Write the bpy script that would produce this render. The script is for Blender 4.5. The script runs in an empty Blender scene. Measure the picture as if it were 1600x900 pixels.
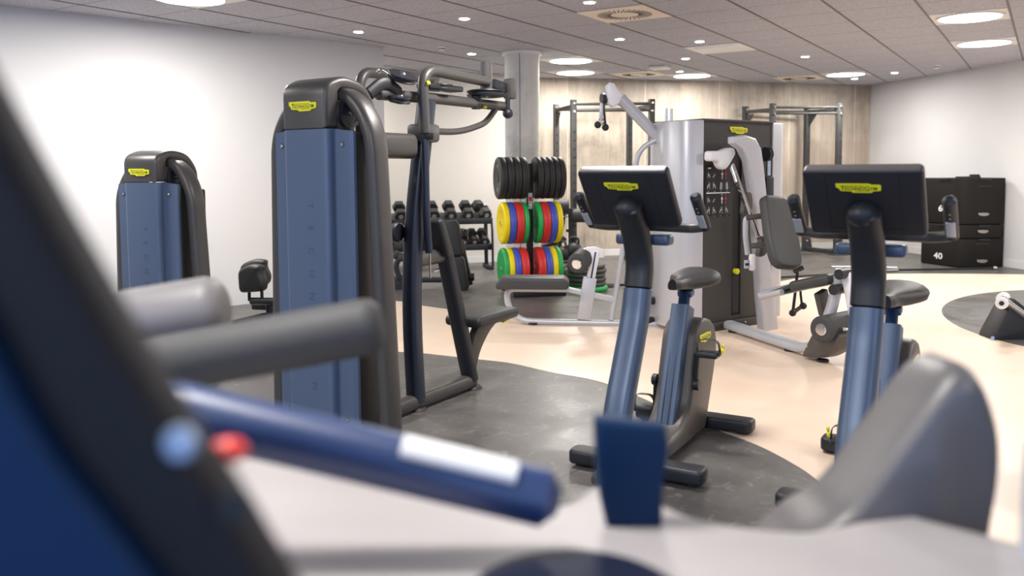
import bpy, bmesh, math, random
from mathutils import Vector, Matrix
random.seed(7)
S = bpy.context.scene
C = S.collection
PI = math.pi
R = math.radians

# ---------------------------------------------------------------- camera
F_PX, CY = 1325.0, 358.0
PITCH, ROLL, CAM_H = R(3.98), R(-0.36), 1.33
_fw = Vector((0, math.cos(PITCH), -math.sin(PITCH)))
_rt0 = Vector((1, 0, 0)); _up0 = _rt0.cross(_fw)
_rt = math.cos(ROLL)*_rt0 + math.sin(ROLL)*_up0
_up = -math.sin(ROLL)*_rt0 + math.cos(ROLL)*_up0
CAM = Vector((0, 0, CAM_H))
cd = bpy.data.cameras.new('camera'); cam = bpy.data.objects.new('camera', cd); C.objects.link(cam)
M = Matrix.Identity(4)
for i in range(3):
    M[i][0] = _rt[i]; M[i][1] = _up[i]; M[i][2] = -_fw[i]; M[i][3] = CAM[i]
cam.matrix_world = M
cd.sensor_width = 36; cd.lens = F_PX/1600*36
cd.shift_y = -(450-CY)/1600
cd.clip_start = 0.05; cd.clip_end = 100
cd.dof.use_dof = True; cd.dof.focus_distance = 5.4; cd.dof.aperture_fstop = 2.2
S.camera = cam

# ---------------------------------------------------------------- light and exposure
w = bpy.data.worlds.new('sky'); S.world = w; w.use_nodes = True
bg = w.node_tree.nodes['Background']; bg.inputs[0].default_value = (0.30, 0.52, 1.0, 1); bg.inputs[1].default_value = 0.6
S.view_settings.view_transform = 'Standard'; S.view_settings.look = 'None'
S.view_settings.exposure = 0.50; S.view_settings.gamma = 1.0
S.view_settings.use_curve_mapping = False
def area(name, loc, sx, sy, power, col, rot=(0,0,0), shape='RECTANGLE', spread=None):
    l = bpy.data.lights.new(name, 'AREA'); l.shape = shape; l.size = sx
    if shape in ('RECTANGLE','ELLIPSE'): l.size_y = sy
    l.energy = power; l.color = col
    if spread: l.spread = spread
    o = bpy.data.objects.new(name, l); o.location = loc; o.rotation_euler = rot; C.objects.link(o); return o
LAMP_W, LAMP_COL = 47, (1.0, 0.955, 0.90)
DAY = (0.22, 0.47, 1.0)
area('daylight_through_back_windows', (-1.5, -3.3, 1.5), 9.0, 2.0, 560, DAY, (R(-90), 0, 0))   # faces +Y into the room

# ---------------------------------------------------------------- survey helpers: where a sight line meets a real plane of the room
def ray(x, y): return ((x-800)/F_PX)*_rt - ((y-CY)/F_PX)*_up + _fw
def at(x, y, Y): d = ray(x, y); return CAM + d*(Y/d.y)
def onz(x, y, z=0.0): d = ray(x, y); return CAM + d*((z-CAM_H)/d.z)
class Plane:
    def __init__(s, p0, ang):
        a = R(ang); s.d = Vector((math.cos(a), math.sin(a), 0)); s.n = Vector((s.d.y, -s.d.x, 0)); s.p0 = Vector((p0[0], p0[1], 0))
    def px(s, x, y, off=0.0):
        p = s.p0 + s.n*off; v = ray(x, y); t = (p-Vector((0,0,0))).dot(s.n)/(v.dot(s.n)); return CAM + v*t
    def sz(s, a, z, off=0.0): return s.p0 + s.d*a + s.n*off + Vector((0, 0, z))

# ---------------------------------------------------------------- materials
def mat(name, col, rough=0.5, metal=0.0, bump=0.0, bscale=200, var=0.0, vscale=3, coat=0.0, emit=None, estr=0, spec=None):
    m = bpy.data.materials.new(name); m.use_nodes = True; nt = m.node_tree; b = nt.nodes['Principled BSDF']
    b.inputs['Base Color'].default_value = (*col, 1); b.inputs['Roughness'].default_value = rough; b.inputs['Metallic'].default_value = metal
    if coat: b.inputs['Coat Weight'].default_value = coat; b.inputs['Coat Roughness'].default_value = 0.15
    if spec is not None: b.inputs['Specular IOR Level'].default_value = spec
    tc = nt.nodes.new('ShaderNodeTexCoord')
    if emit: b.inputs['Emission Color'].default_value = (*emit, 1); b.inputs['Emission Strength'].default_value = estr
    if bump:
        n = nt.nodes.new('ShaderNodeTexNoise'); n.inputs['Scale'].default_value = bscale; n.inputs['Detail'].default_value = 2
        nt.links.new(tc.outputs['Object'], n.inputs['Vector'])
        bp = nt.nodes.new('ShaderNodeBump'); bp.inputs['Strength'].default_value = bump; bp.inputs['Distance'].default_value = 0.002
        nt.links.new(n.outputs['Fac'], bp.inputs['Height']); nt.links.new(bp.outputs['Normal'], b.inputs['Normal'])
    n = nt.nodes.new('ShaderNodeTexNoise'); n.inputs['Scale'].default_value = vscale; n.inputs['Detail'].default_value = 4
    nt.links.new(tc.outputs['Object'], n.inputs['Vector'])
    mx = nt.nodes.new('ShaderNodeMix'); mx.data_type = 'RGBA'
    v = var if var else 0.03
    mx.inputs[6].default_value = (*[c*(1-v) for c in col], 1); mx.inputs[7].default_value = (*[min(1, c*(1+v)) for c in col], 1)
    nt.links.new(n.outputs['Fac'], mx.inputs[0]); nt.links.new(mx.outputs[2], b.inputs['Base Color'])
    return m
MT = dict(
 flank=mat('shaded shroud side', (0.030,0.027,0.024), 0.5),  # same anthracite; warm tone of sides away from the windows painted in
 dial=mat('dark navy dial', (0.004,0.008,0.028), 0.6, spec=0.2),
 frame=mat('satin anthracite paint', (0.075,0.070,0.068), 0.38, 0.2, 0.15, 600),
 panel=mat('daylight-tinted panel', (0.100,0.140,0.225), 0.40, 0.25, 0.15, 500),  # anthracite front faces with blue daylight painted into their colour
 post=mat('daylight-tinted metallic post', (0.075,0.110,0.180), 0.38, 0.35, 0.1, 600),  # anthracite too, the window light's blue mixed into the base colour
 dark=mat('dark plastic', (0.014,0.016,0.022), 0.45, 0, 0.15, 500),
 side=mat('warm dark plastic', (0.075,0.068,0.062), 0.42, 0.1, 0.2, 500),
 black=mat('black', (0.008,0.008,0.009), 0.5),
 column=mat('daylight-tinted dark tube', (0.028,0.036,0.058), 0.36, 0.3), emboss=mat('embossed panel letters', (0.060,0.090,0.155), 0.4, 0.25), iron=mat('grey iron', (0.075,0.073,0.070), 0.5, 0.2),  # tube and letters: blue of the daylight put into anthracite
 pad=mat('black upholstery', (0.017,0.018,0.020), 0.45, 0, 0.3, 900),
 padgrey=mat('grey upholstery', (0.046,0.048,0.049), 0.42, 0, 0.3, 900),
 foam=mat('foam rubber', (0.045,0.045,0.047), 0.62, 0, 0.3, 700),
 greypad=mat('grey soft cover', (0.100,0.095,0.098), 0.36, 0, 0.2, 500),
 navy=mat('daylight-tinted dark cover', (0.0005,0.018,0.062), 0.55, 0.0, 0.1, 400, spec=0.2),  # dark parts with the blue window light put into the colour
 silver=mat('silver paint', (0.52,0.53,0.57), 0.36, 0.25), trimm=mat('brushed console trim', (0.26,0.245,0.25), 0.4, 0.7),
 white=mat('white enamel', (0.80,0.80,0.82), 0.3),
 cab=mat('cabinet brown grey', (0.044,0.040,0.037), 0.5, 0.1),
 chrome=mat('chrome', (0.75,0.75,0.76), 0.15, 1.0),
 steel=mat('grey rack steel', (0.050,0.050,0.050), 0.65, 0.0, spec=0.3),
 yellow=mat('yellow badge', (0.80,0.78,0.02), 0.4),
 ink=mat('black ink', (0.012,0.012,0.01), 0.5),
 inkw=mat('white ink', (0.80,0.80,0.80), 0.5),
 inkg=mat('grey ink', (0.38,0.35,0.33), 0.5),
 label=mat('pale sensor plate', (0.50,0.55,0.62), 0.35, 0.4),
 rub=mat('black rubber', (0.020,0.020,0.021), 0.55, 0, 0.2, 300),
 pr=mat('red rubber', (0.72,0.035,0.03), 0.42), pb=mat('blue rubber', (0.06,0.10,0.55), 0.42),
 py=mat('yellow rubber', (0.95,0.74,0.0), 0.42), pg=mat('green rubber', (0.02,0.42,0.10), 0.42),
 plyo=mat('black foam vinyl', (0.010,0.009,0.008), 0.7, 0, 0.4, 300, spec=0.25),
 glassw=mat('frosted lamp', (1,1,1), 0.5, emit=(1,0.97,0.93), estr=9),
 spot=mat('downlight glow', (1,1,1), 0.5, emit=(1,0.96,0.90), estr=30),
 vent=mat('cream grille', (0.93,0.82,0.69), 0.5), wplas=mat('white plastic', (0.85,0.84,0.82), 0.4), cass=mat('cassette white', (0.93,0.93,0.92), 0.5),
 red=mat('red tag', (0.8,0.04,0.03), 0.4), bulb=mat('pale blue bolt', (0.35,0.45,0.60), 0.3, 0.6),
 navylev=mat('daylight-tinted lever', (0.006,0.030,0.120), 0.42, 0.0, spec=1.0), padlt=mat('pale grey foam', (0.17,0.16,0.165), 0.5), fdark=mat('matt black frame', (0.007,0.007,0.010), 0.6, spec=0.25),  # lever: blue light from behind is part of its colour here
 cover=mat('light grey cover', (0.33,0.31,0.315), 0.5),
 sky=mat('sky blue grip tape', (0.10,0.35,0.75), 0.4),
 wall=mat('white wall paint', (0.66,0.66,0.665), 0.85), cream=mat('cream wall paint', (0.68,0.645,0.60), 0.85),
 base=mat('white skirting', (0.74,0.73,0.71), 0.5),
)

# ---------------------------------------------------------------- mesh builder
class MB:
    def __init__(s): s.bm = bmesh.new()
    def _new(s, fn):
        b = bmesh.new(); fn(b)
        me = bpy.data.meshes.new('t'); b.to_mesh(me); b.free(); s.bm.from_mesh(me); bpy.data.meshes.remove(me); return s
    def box(s, c, size, bev=0.0, seg=2, rot=None):
        """box centred at c; rot is a 3x3/4x4 rotation or z angle"""
        def fn(b):
            bmesh.ops.create_cube(b, size=1)
            bmesh.ops.scale(b, vec=size, verts=b.verts)
            if bev: bmesh.ops.bevel(b, geom=b.edges[:], offset=min(bev, min(size)*0.49), segments=seg, profile=0.5, affect='EDGES')
            m = Matrix.Identity(4)
            if rot is not None: m = Matrix.Rotation(rot, 4, 'Z') if isinstance(rot, (int, float)) else rot.to_4x4()
            bmesh.ops.transform(b, matrix=Matrix.Translation(Vector(c)) @ m, verts=b.verts)
        return s._new(fn)
    def bar(s, a, b_, w, h, bev=0.004, up=(0,0,1), seg=2):
        """rectangular bar from a to b; w across, h along up"""
        a = Vector(a); b_ = Vector(b_); d = (b_-a); L = d.length; z = d.normalized(); u = Vector(up); 
        if abs(z.dot(u)) > 0.98: u = Vector((0,1,0))
        x = u.cross(z).normalized(); y = z.cross(x)
        r = Matrix((x, y, z)).transposed()
        return s.box((a+b_)/2, (w, h, L), bev, seg, r)
    def prism(s, pts, org, ux, uy, depth, bev=0.0, seg=2):
        """polygon pts (2D) in plane org+ux*x+uy*y, extruded symmetrically by depth along ux x uy"""
        ux = Vector(ux).normalized(); uy = Vector(uy).normalized(); n = ux.cross(uy); org = Vector(org)
        def fn(b):
            lo = [b.verts.new(org+ux*p[0]+uy*p[1]-n*depth/2) for p in pts]
            hi = [b.verts.new(org+ux*p[0]+uy*p[1]+n*depth/2) for p in pts]
            N = len(pts)
            f1 = b.faces.new(lo); f2 = b.faces.new(hi)
            for i in range(N): b.faces.new((lo[i], lo[(i+1)%N], hi[(i+1)%N], hi[i]))
            bmesh.ops.recalc_face_normals(b, faces=b.faces)
            if bev:
                es = list(set(list(f1.edges)+list(f2.edges)))
                bmesh.ops.bevel(b, geom=es, offset=bev, segments=seg, profile=0.5, affect='EDGES')
            big = [f for f in b.faces if len(f.verts) > 4]
            bmesh.ops.triangulate(b, faces=big)
        return s._new(fn)
    def loft(s, rings, cap=True, close=True):
        def fn(b):
            V = [[b.verts.new(p) for p in r] for r in rings]
            n = len(rings[0])
            for a, c in zip(V, V[1:]):
                for i in range(n if close else n-1): b.faces.new((a[i], a[(i+1)%n], c[(i+1)%n], c[i]))
            if cap: b.faces.new(V[0][::-1]); b.faces.new(V[-1])
            bmesh.ops.recalc_face_normals(b, faces=b.faces)
        return s._new(fn)
    def tube(s, path, r, rad=0.0, n=16, h=None, up=None, sq=2.0, cap=True, bend=6):
        """sweep along path (corner radius rad). r half-width, h half-height along 'up' (superellipse exponent sq)"""
        P = fillet([Vector(p) for p in path], rad, bend); h = h or r
        T = []
        for i in range(len(P)):
            t = (P[min(i+1, len(P)-1)]-P[max(i-1, 0)]).normalized(); T.append(t)
        u = Vector(up) if up else Vector((0,0,1))
        if abs(T[0].dot(u)) > 0.95 and up is None: u = Vector((0,1,0))
        u = (u - T[0]*u.dot(T[0])).normalized()
        rings = []
        prof = []
        for k in range(n):
            a = 2*PI*k/n; c, sn = math.cos(a), math.sin(a)
            prof.append((math.copysign(abs(c)**(2/sq), c), math.copysign(abs(sn)**(2/sq), sn)))
        def ring(p, t, u, k): 
            x = t.cross(u).normalized(); return [p + x*(q[0]*r*k) + u*(q[1]*h*k) for q in prof]
        for i, p in enumerate(P):
            t = T[i]; u = (u - t*u.dot(t)).normalized()
            if cap and i == 0:
                e = min(r, h)*0.18; rings.append(ring(p, t, u, 0.82)); rings.append(ring(p+t*e, t, u, 1))
            elif cap and i == len(P)-1:
                e = min(r, h)*0.18; rings.append(ring(p-t*e, t, u, 1)); rings.append(ring(p, t, u, 0.82))
            else: rings.append(ring(p, t, u, 1))
        return s.loft(rings, cap)
    def cyl(s, a, b_, r, r2=None, n=24, bev=None):
        a = Vector(a); b_ = Vector(b_); t = (b_-a).normalized(); L = (b_-a).length
        r2 = r if r2 is None else r2
        bv = min(r, r2, L)*0.12 if bev is None else bev
        u = Vector((0,0,1)) if abs(t.z) < 0.9 else Vector((0,1,0)); x = t.cross(u).normalized(); y = t.cross(x)
        prof = [(0, r-bv), (bv, r), (L-bv, r2), (L, r2-bv)] if bv > 0 else [(0, r), (L, r2)]
        if bv > 0.02: prof = [(0, r-bv), (bv*.12, r-bv*.5), (bv*.5, r-bv*.12), (bv, r), (L-bv, r2), (L-bv*.5, r2-bv*.12), (L-bv*.12, r2-bv*.5), (L, r2-bv)]
        return s.loft([[a+t*h+x*(q*math.cos(2*PI*k/n))+y*(q*math.sin(2*PI*k/n)) for k in range(n)] for h, q in prof])
    def lathe(s, prof, org, ax, n=32):
        t = Vector(ax).normalized(); u = Vector((0,0,1)) if abs(t.z) < 0.9 else Vector((0,1,0)); x = t.cross(u).normalized(); y = t.cross(x); org = Vector(org)
        return s.loft([[org+t*h+x*(q*math.cos(2*PI*k/n))+y*(q*math.sin(2*PI*k/n)) for k in range(n)] for h, q in prof])
    def ball(s, c, r, sc=(1,1,1), rot=None):
        def fn(b):
            bmesh.ops.create_uvsphere(b, u_segments=20, v_segments=12, radius=r)
            m = rot.to_4x4() if rot is not None else Matrix.Identity(4)
            bmesh.ops.transform(b, matrix=Matrix.Translation(Vector(c)) @ m @ Matrix.Diagonal((*sc, 1)), verts=b.verts)
        return s._new(fn)
    def add(s, me, m):
        b = bmesh.new(); b.from_mesh(me); bmesh.ops.transform(b, matrix=m, verts=b.verts)
        t = bpy.data.meshes.new('t'); b.to_mesh(t); b.free(); s.bm.from_mesh(t); bpy.data.meshes.remove(t); return s
    def build(s, name, m, parent=None, kind=None, label=None, ang=38):
        me = bpy.data.meshes.new(name); s.bm.to_mesh(me); s.bm.free()
        me.polygons.foreach_set('use_smooth', [True]*len(me.polygons)); me.set_sharp_from_angle(angle=R(ang))
        me.materials.append(MT[m] if isinstance(m, str) else m)
        o = bpy.data.objects.new(name, me); C.objects.link(o)
        if parent is not None:
            me.transform(frame_of(parent).inverted()); o.parent = parent
        if kind: o['kind'] = kind
        if label: o['label'] = label
        return o
def frame_of(o):
    m = Matrix.Translation(o.location) @ o.rotation_euler.to_matrix().to_4x4()
    return (frame_of(o.parent) @ m) if o.parent else m
def fillet(P, rad, bend=6):
    if rad <= 0 or len(P) < 3: return P
    out = [P[0]]
    for i in range(1, len(P)-1):
        a, b, c = P[i-1], P[i], P[i+1]; d1 = (a-b); d2 = (c-b); k = min(rad, d1.length*.48, d2.length*.48)
        p, q = b+d1.normalized()*k, b+d2.normalized()*k
        for j in range(bend+1):
            t = j/bend; out.append(p*(1-t)**2 + b*2*t*(1-t) + q*t*t)
    out.append(P[-1]); return out
def rpoly(pts, rad, bend=5):
    """round the corners of a closed 2D polygon"""
    n = len(pts); out = []
    for i in range(n):
        a, b, c = Vector(pts[i-1]), Vector(pts[i]), Vector(pts[(i+1)%n]); r = rad[i] if isinstance(rad, (list, tuple)) else rad
        d1 = a-b; d2 = c-b; k = min(r, d1.length*.48, d2.length*.48)
        if k <= 1e-6: out.append(tuple(b)); continue
        p, q = b+d1.normalized()*k, b+d2.normalized()*k
        for j in range(bend+1):
            t = j/bend; v = p*(1-t)**2 + b*2*t*(1-t) + q*t*t; out.append((v.x, v.y))
    return out
def thing(name, label, cat, loc=(0,0,0), rotz=0.0, group=None):
    o = bpy.data.objects.new(name, None); o.empty_display_size = 0.1; C.objects.link(o)
    o.location = loc; o.rotation_euler = (0, 0, rotz); o['label'] = label; o['category'] = cat
    if group: o['group'] = group
    return o
def tag(o, label, cat, group=None, kind=None):
    o['label'] = label; o['category'] = cat
    if group: o['group'] = group
    if kind: o['kind'] = kind
    return o
def dup(root, loc=None, rotz=None, label=None, group=None):
    r = root.copy(); C.objects.link(r)
    if loc is not None: r.location = loc
    if rotz is not None: r.rotation_euler = (0, 0, rotz)
    if label: r['label'] = label
    if group: r['group'] = group
    for ch in list(root.children):
        c = ch.copy(); C.objects.link(c); c.parent = r
        for g in list(ch.children):
            d = g.copy(); C.objects.link(d); d.parent = c
    return r
_txt = {}
def text_mesh(t, bold=0.0, space=1.0, depth=0.0):
    k = (t, bold, space)
    if k in _txt: return _txt[k]
    cu = bpy.data.curves.new('t', 'FONT'); cu.body = t; cu.size = 1; cu.align_x = 'CENTER'; cu.align_y = 'CENTER'; cu.offset = bold; cu.space_character = space
    cu.resolution_u = 3; cu.small_caps_scale = 0.78
    for i, ch in enumerate(t):
        if ch.islower(): cu.body_format[i].use_small_caps = True
    o = bpy.data.objects.new('t', cu); C.objects.link(o)
    dg = bpy.context.evaluated_depsgraph_get(); me = bpy.data.meshes.new_from_object(o.evaluated_get(dg))
    bpy.data.objects.remove(o); _txt[k] = me; return me
def tmat(org, ux, uy, sx, sy=None):
    ux = Vector(ux).normalized(); uy = Vector(uy).normalized(); n = ux.cross(uy); m = Matrix.Identity(4); sy = sy or sx
    for i in range(3): m[i][0] = ux[i]*sx; m[i][1] = uy[i]*sy; m[i][2] = n[i]; m[i][3] = Vector(org)[i]
    return m
BADGE = [(-.5,.115),(.24,.115),(.29,.085),(.48,.085),(.50,.05),(.485,-.055),(.32,-.07),(.28,-.11),(-.13,-.11),(-.17,-.075),(-.40,-.065),(-.44,.0),(-.5,.035)]
def badge(parent, org, ux, uy, wd, m='yellow', ink='ink', deep=0.004):
    ux = Vector(ux).normalized(); uy = Vector(uy).normalized(); n = ux.cross(uy); org = Vector(org)
    b = MB().prism([(p[0]*wd, p[1]*wd*1.15) for p in BADGE], org+n*deep/2, ux, uy, deep).build('logo_badge', m, parent)
    t = MB().add(text_mesh('TechnoGym', 0.006), tmat(org+n*(deep+.0006)+uy*wd*.005+ux*wd*.01, ux, uy, wd*.158, wd*.175))
    t.box(org+n*(deep+.0005)+ux*wd*(-.12)+uy*wd*.075, (wd*.5, wd*.008, .0006), 0, 1, Matrix((ux, uy, n)).transposed())
    t.box(org+n*(deep+.0005)+ux*wd*(.1)-uy*wd*.075, (wd*.34, wd*.008, .0006), 0, 1, Matrix((ux, uy, n)).transposed())
    t.build('logo_lettering', ink, b)
    return b
def V(*a): return Vector(a)
# ================================================================ THE ROOM
CEIL = 2.71
TL = 0.6425; GY = R(32.45)
def grid(i, j, z=CEIL):
    a = (i-10.56)*TL; b = (j+10.32)*TL*1.007
    return V(a*math.cos(GY)+b*math.sin(GY), -a*math.sin(GY)+b*math.cos(GY), z)
def nodes(name):
    m = bpy.data.materials.new(name); m.use_nodes = True; nt = m.node_tree; return m, nt, nt.nodes['Principled BSDF']
def N(nt, t, **k):
    n = nt.nodes.new(t)
    for a, v in k.items():
        if a.startswith('i_'):
            n.inputs[int(a[2:])].default_value = v
        else: setattr(n, a, v)
    return n
def ramp(nt, stops):
    r = nt.nodes.new('ShaderNodeValToRGB'); e = r.color_ramp.elements
    while len(e) < len(stops): e.new(0.5)
    for q, (p, c) in zip(e, stops): q.position = p; q.color = (*c, 1)
    return r
# ceiling tiles: mineral fibre boards with dark joints
m, nt, b = nodes('mineral ceiling tiles'); L = nt.links.new
tc = N(nt, 'ShaderNodeTexCoord'); mp = N(nt, 'ShaderNodeMapping'); mp.vector_type = 'POINT'
L(tc.outputs['Object'], mp.inputs['Vector']); mp.inputs['Rotation'].default_value = (0, 0, GY)
sx = N(nt, 'ShaderNodeSeparateXYZ'); L(mp.outputs[0], sx.inputs[0])
def line(sock, step, off, wdt):
    a = N(nt, 'ShaderNodeMath', operation='MULTIPLY_ADD', i_1=1/step, i_2=off); L(sock, a.inputs[0])
    f = N(nt, 'ShaderNodeMath', operation='FRACT'); L(a.outputs[0], f.inputs[0])
    s = N(nt, 'ShaderNodeMath', operation='SUBTRACT', i_1=0.5); L(f.outputs[0], s.inputs[0])
    ab = N(nt, 'ShaderNodeMath', operation='ABSOLUTE'); L(s.outputs[0], ab.inputs[0])
    g = N(nt, 'ShaderNodeMath', operation='GREATER_THAN', i_1=0.5-wdt); L(ab.outputs[0], g.inputs[0]); return g
l1 = line(sx.outputs[1], TL*1.007, -10.32+20, 0.006)
no = N(nt, 'ShaderNodeTexNoise'); no.inputs['Scale'].default_value = 70; no.inputs['Detail'].default_value = 5; L(tc.outputs['Object'], no.inputs['Vector'])
rp = ramp(nt, [(0.35, (0.40, 0.40, 0.46)), (0.65, (0.59, 0.59, 0.65))]); L(no.outputs['Fac'], rp.inputs[0])
mx = N(nt, 'ShaderNodeMix', data_type='RGBA'); mx.inputs[7].default_value = (0.10, 0.09, 0.09, 1)
L(l1.outputs[0], mx.inputs[0]); L(rp.outputs[0], mx.inputs[6]); L(mx.outputs[2], b.inputs['Base Color']); b.inputs['Roughness'].default_value = 0.9
MT['ceil'] = m
# board-marked concrete
m, nt, b = nodes('raw concrete'); L = nt.links.new
tc = N(nt, 'ShaderNodeTexCoord')
mp = N(nt, 'ShaderNodeMapping'); L(tc.outputs['Object'], mp.inputs['Vector']); mp.inputs['Scale'].default_value = (4.5, 4.5, 0.5)
n1 = N(nt, 'ShaderNodeTexNoise'); n1.inputs['Scale'].default_value = 1.3; n1.inputs['Detail'].default_value = 9; n1.inputs['Roughness'].default_value = 0.7; L(mp.outputs[0], n1.inputs['Vector'])
n2 = N(nt, 'ShaderNodeTexNoise'); n2.inputs['Scale'].default_value = 1.1; n2.inputs['Detail'].default_value = 8; n2.inputs['Roughness'].default_value = 0.65; L(tc.outputs['Object'], n2.inputs['Vector'])
r1 = ramp(nt, [(0.30, (0.38, 0.31, 0.245)), (0.52, (0.60, 0.52, 0.43)), (0.75, (0.70, 0.63, 0.55))]); L(n1.outputs['Fac'], r1.inputs[0])
r2 = ramp(nt, [(0.34, (0.50, 0.50, 0.49)), (0.5, (0.86, 0.86, 0.85)), (0.7, (1.05, 1.02, 1.0))]); L(n2.outputs['Fac'], r2.inputs[0])
mx = N(nt, 'ShaderNodeMix', data_type='RGBA', blend_type='MULTIPLY'); mx.inputs[0].default_value = 0.9
L(r1.outputs[0], mx.inputs[6]); L(r2.outputs[0], mx.inputs[7])
# panel joints of the formwork
sx = N(nt, 'ShaderNodeSeparateXYZ'); L(tc.outputs['Object'], sx.inputs[0])
g = line(sx.outputs[0], 1.22, 0.3, 0.006)
mj = N(nt, 'ShaderNodeMix', data_type='RGBA'); mj.inputs[7].default_value = (0.88, 0.82, 0.74, 1); 
gm = N(nt, 'ShaderNodeMath', operation='MULTIPLY', i_1=0.5); L(g.outputs[0], gm.inputs[0]); L(gm.outputs[0], mj.inputs[0])
L(mx.outputs[2], mj.inputs[6])
mr = N(nt, 'ShaderNodeMapRange'); mr.inputs[1].default_value = 1.9; mr.inputs[2].default_value = 2.75; L(sx.outputs[2], mr.inputs[0])
n3 = N(nt, 'ShaderNodeTexNoise'); n3.inputs['Scale'].default_value = 2.3; n3.inputs['Detail'].default_value = 9; n3.inputs['Roughness'].default_value = 0.7
mp3 = N(nt, 'ShaderNodeMapping'); L(tc.outputs['Object'], mp3.inputs['Vector']); mp3.inputs['Scale'].default_value = (1.6, 1.6, 0.6); L(mp3.outputs[0], n3.inputs['Vector'])
r3 = ramp(nt, [(0.42, (0,0,0)), (0.66, (1,1,1))]); L(n3.outputs['Fac'], r3.inputs[0])
ms = N(nt, 'ShaderNodeMath', operation='MULTIPLY'); L(mr.outputs[0], ms.inputs[0]); L(r3.outputs[0], ms.inputs[1])
mst = N(nt, 'ShaderNodeMix', data_type='RGBA'); mst.inputs[7].default_value = (0.36, 0.33, 0.29, 1); L(ms.outputs[0], mst.inputs[0]); L(mj.outputs[2], mst.inputs[6])
# rougher, darker lift of board-marked concrete up to head height in the right half
g1 = N(nt, 'ShaderNodeMath', operation='LESS_THAN', i_1=1.78); L(sx.outputs[2], g1.inputs[0]); g2 = N(nt, 'ShaderNodeMath', operation='GREATER_THAN', i_1=3.3); L(sx.outputs[0], g2.inputs[0])
g3 = N(nt, 'ShaderNodeMath', operation='MULTIPLY'); L(g1.outputs[0], g3.inputs[0]); L(g2.outputs[0], g3.inputs[1])
g4 = N(nt, 'ShaderNodeMath', operation='MULTIPLY'); L(g3.outputs[0], g4.inputs[0])
r4 = ramp(nt, [(0.40, (0.75,)*3), (0.6, (0.15,)*3)]); L(n1.outputs['Fac'], r4.inputs[0]); L(r4.outputs[0], g4.inputs[1])
mlf = N(nt, 'ShaderNodeMix', data_type='RGBA'); mlf.inputs[7].default_value = (0.46, 0.37, 0.29, 1); L(g4.outputs[0], mlf.inputs[0]); L(mst.outputs[2], mlf.inputs[6])
L(mlf.outputs[2], b.inputs['Base Color']); b.inputs['Roughness'].default_value = 0.75
MT['conc'] = m
m2 = m.copy(); m2.name = 'smooth column concrete'
for n in m2.node_tree.nodes:
    if n.type == 'MAP_RANGE': n.inputs[1].default_value = 9; n.inputs[2].default_value = 10
for n in m2.node_tree.nodes:
    if n.type == 'VALTORGB' and abs(n.color_ramp.elements[0].color[0]-0.38) < .01:
        for e, c in zip(n.color_ramp.elements, [(0.68, 0.68, 0.66), (0.78, 0.78, 0.75), (0.86, 0.85, 0.82)]): e.color = (*c, 1)
MT['colc'] = m2
# rubber floor with chalky scuffs
m, nt, b = nodes('dark rubber floor'); L = nt.links.new
tc = N(nt, 'ShaderNodeTexCoord')
n1 = N(nt, 'ShaderNodeTexNoise'); n1.inputs['Scale'].default_value = 2.2; n1.inputs['Detail'].default_value = 8; n1.inputs['Roughness'].default_value = 0.65; n1.inputs['Distortion'].default_value = 0.6; L(tc.outputs['Object'], n1.inputs['Vector'])
n2 = N(nt, 'ShaderNodeTexNoise'); n2.inputs['Scale'].default_value = 9; n2.inputs['Detail'].default_value = 8; n2.inputs['Distortion'].default_value = 2.5; L(tc.outputs['Object'], n2.inputs['Vector'])
r1 = ramp(nt, [(0.35, (0.085, 0.080, 0.078)), (0.7, (0.130, 0.124, 0.120))]); L(n1.outputs['Fac'], r1.inputs[0])
r2 = ramp(nt, [(0.56, (0, 0, 0)), (0.76, (0.42, 0.42, 0.42))]); L(n2.outputs['Fac'], r2.inputs[0])
mx = N(nt, 'ShaderNodeMix', data_type='RGBA'); mx.inputs[7].default_value = (0.34, 0.33, 0.32, 1)
L(r2.outputs[0], mx.inputs[0]); L(r1.outputs[0], mx.inputs[6]); 
sx = N(nt, 'ShaderNodeSeparateXYZ'); mp = N(nt, 'ShaderNodeMapping'); L(tc.outputs['Object'], mp.inputs['Vector']); mp.inputs['Rotation'].default_value = (0, 0, R(40)); L(mp.outputs[0], sx.inputs[0])
g = line(sx.outputs[0], 1.9, 0.13, 0.0012)
mj = N(nt, 'ShaderNodeMix', data_type='RGBA'); mj.inputs[7].default_value = (0.03, 0.03, 0.03, 1); L(g.outputs[0], mj.inputs[0]); L(mx.outputs[2], mj.inputs[6])
L(mj.outputs[2], b.inputs['Base Color'])
r3 = ramp(nt, [(0.3, (0.30,)*3), (0.7, (0.52,)*3)]); L(n1.outputs['Fac'], r3.inputs[0]); L(r3.outputs[0], b.inputs['Roughness'])
MT['floor'] = m
# cream vinyl
m, nt, b = nodes('cream vinyl'); L = nt.links.new
tc = N(nt, 'ShaderNodeTexCoord')
n1 = N(nt, 'ShaderNodeTexNoise'); n1.inputs['Scale'].default_value = 1.2; n1.inputs['Detail'].default_value = 5; L(tc.outputs['Object'], n1.inputs['Vector'])
r1 = ramp(nt, [(0.35, (0.77, 0.60, 0.47)), (0.7, (0.83, 0.68, 0.55))]); L(n1.outputs['Fac'], r1.inputs[0])
sx = N(nt, 'ShaderNodeSeparateXYZ'); mp = N(nt, 'ShaderNodeMapping'); L(tc.outputs['Object'], mp.inputs['Vector']); mp.inputs['Rotation'].default_value = (0, 0, R(22)); L(mp.outputs[0], sx.inputs[0])
g = line(sx.outputs[0], 2.0, 0.42, 0.0012); 
gm = N(nt, 'ShaderNodeMath', operation='MULTIPLY', i_1=0.35); L(g.outputs[0], gm.inputs[0])
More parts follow.
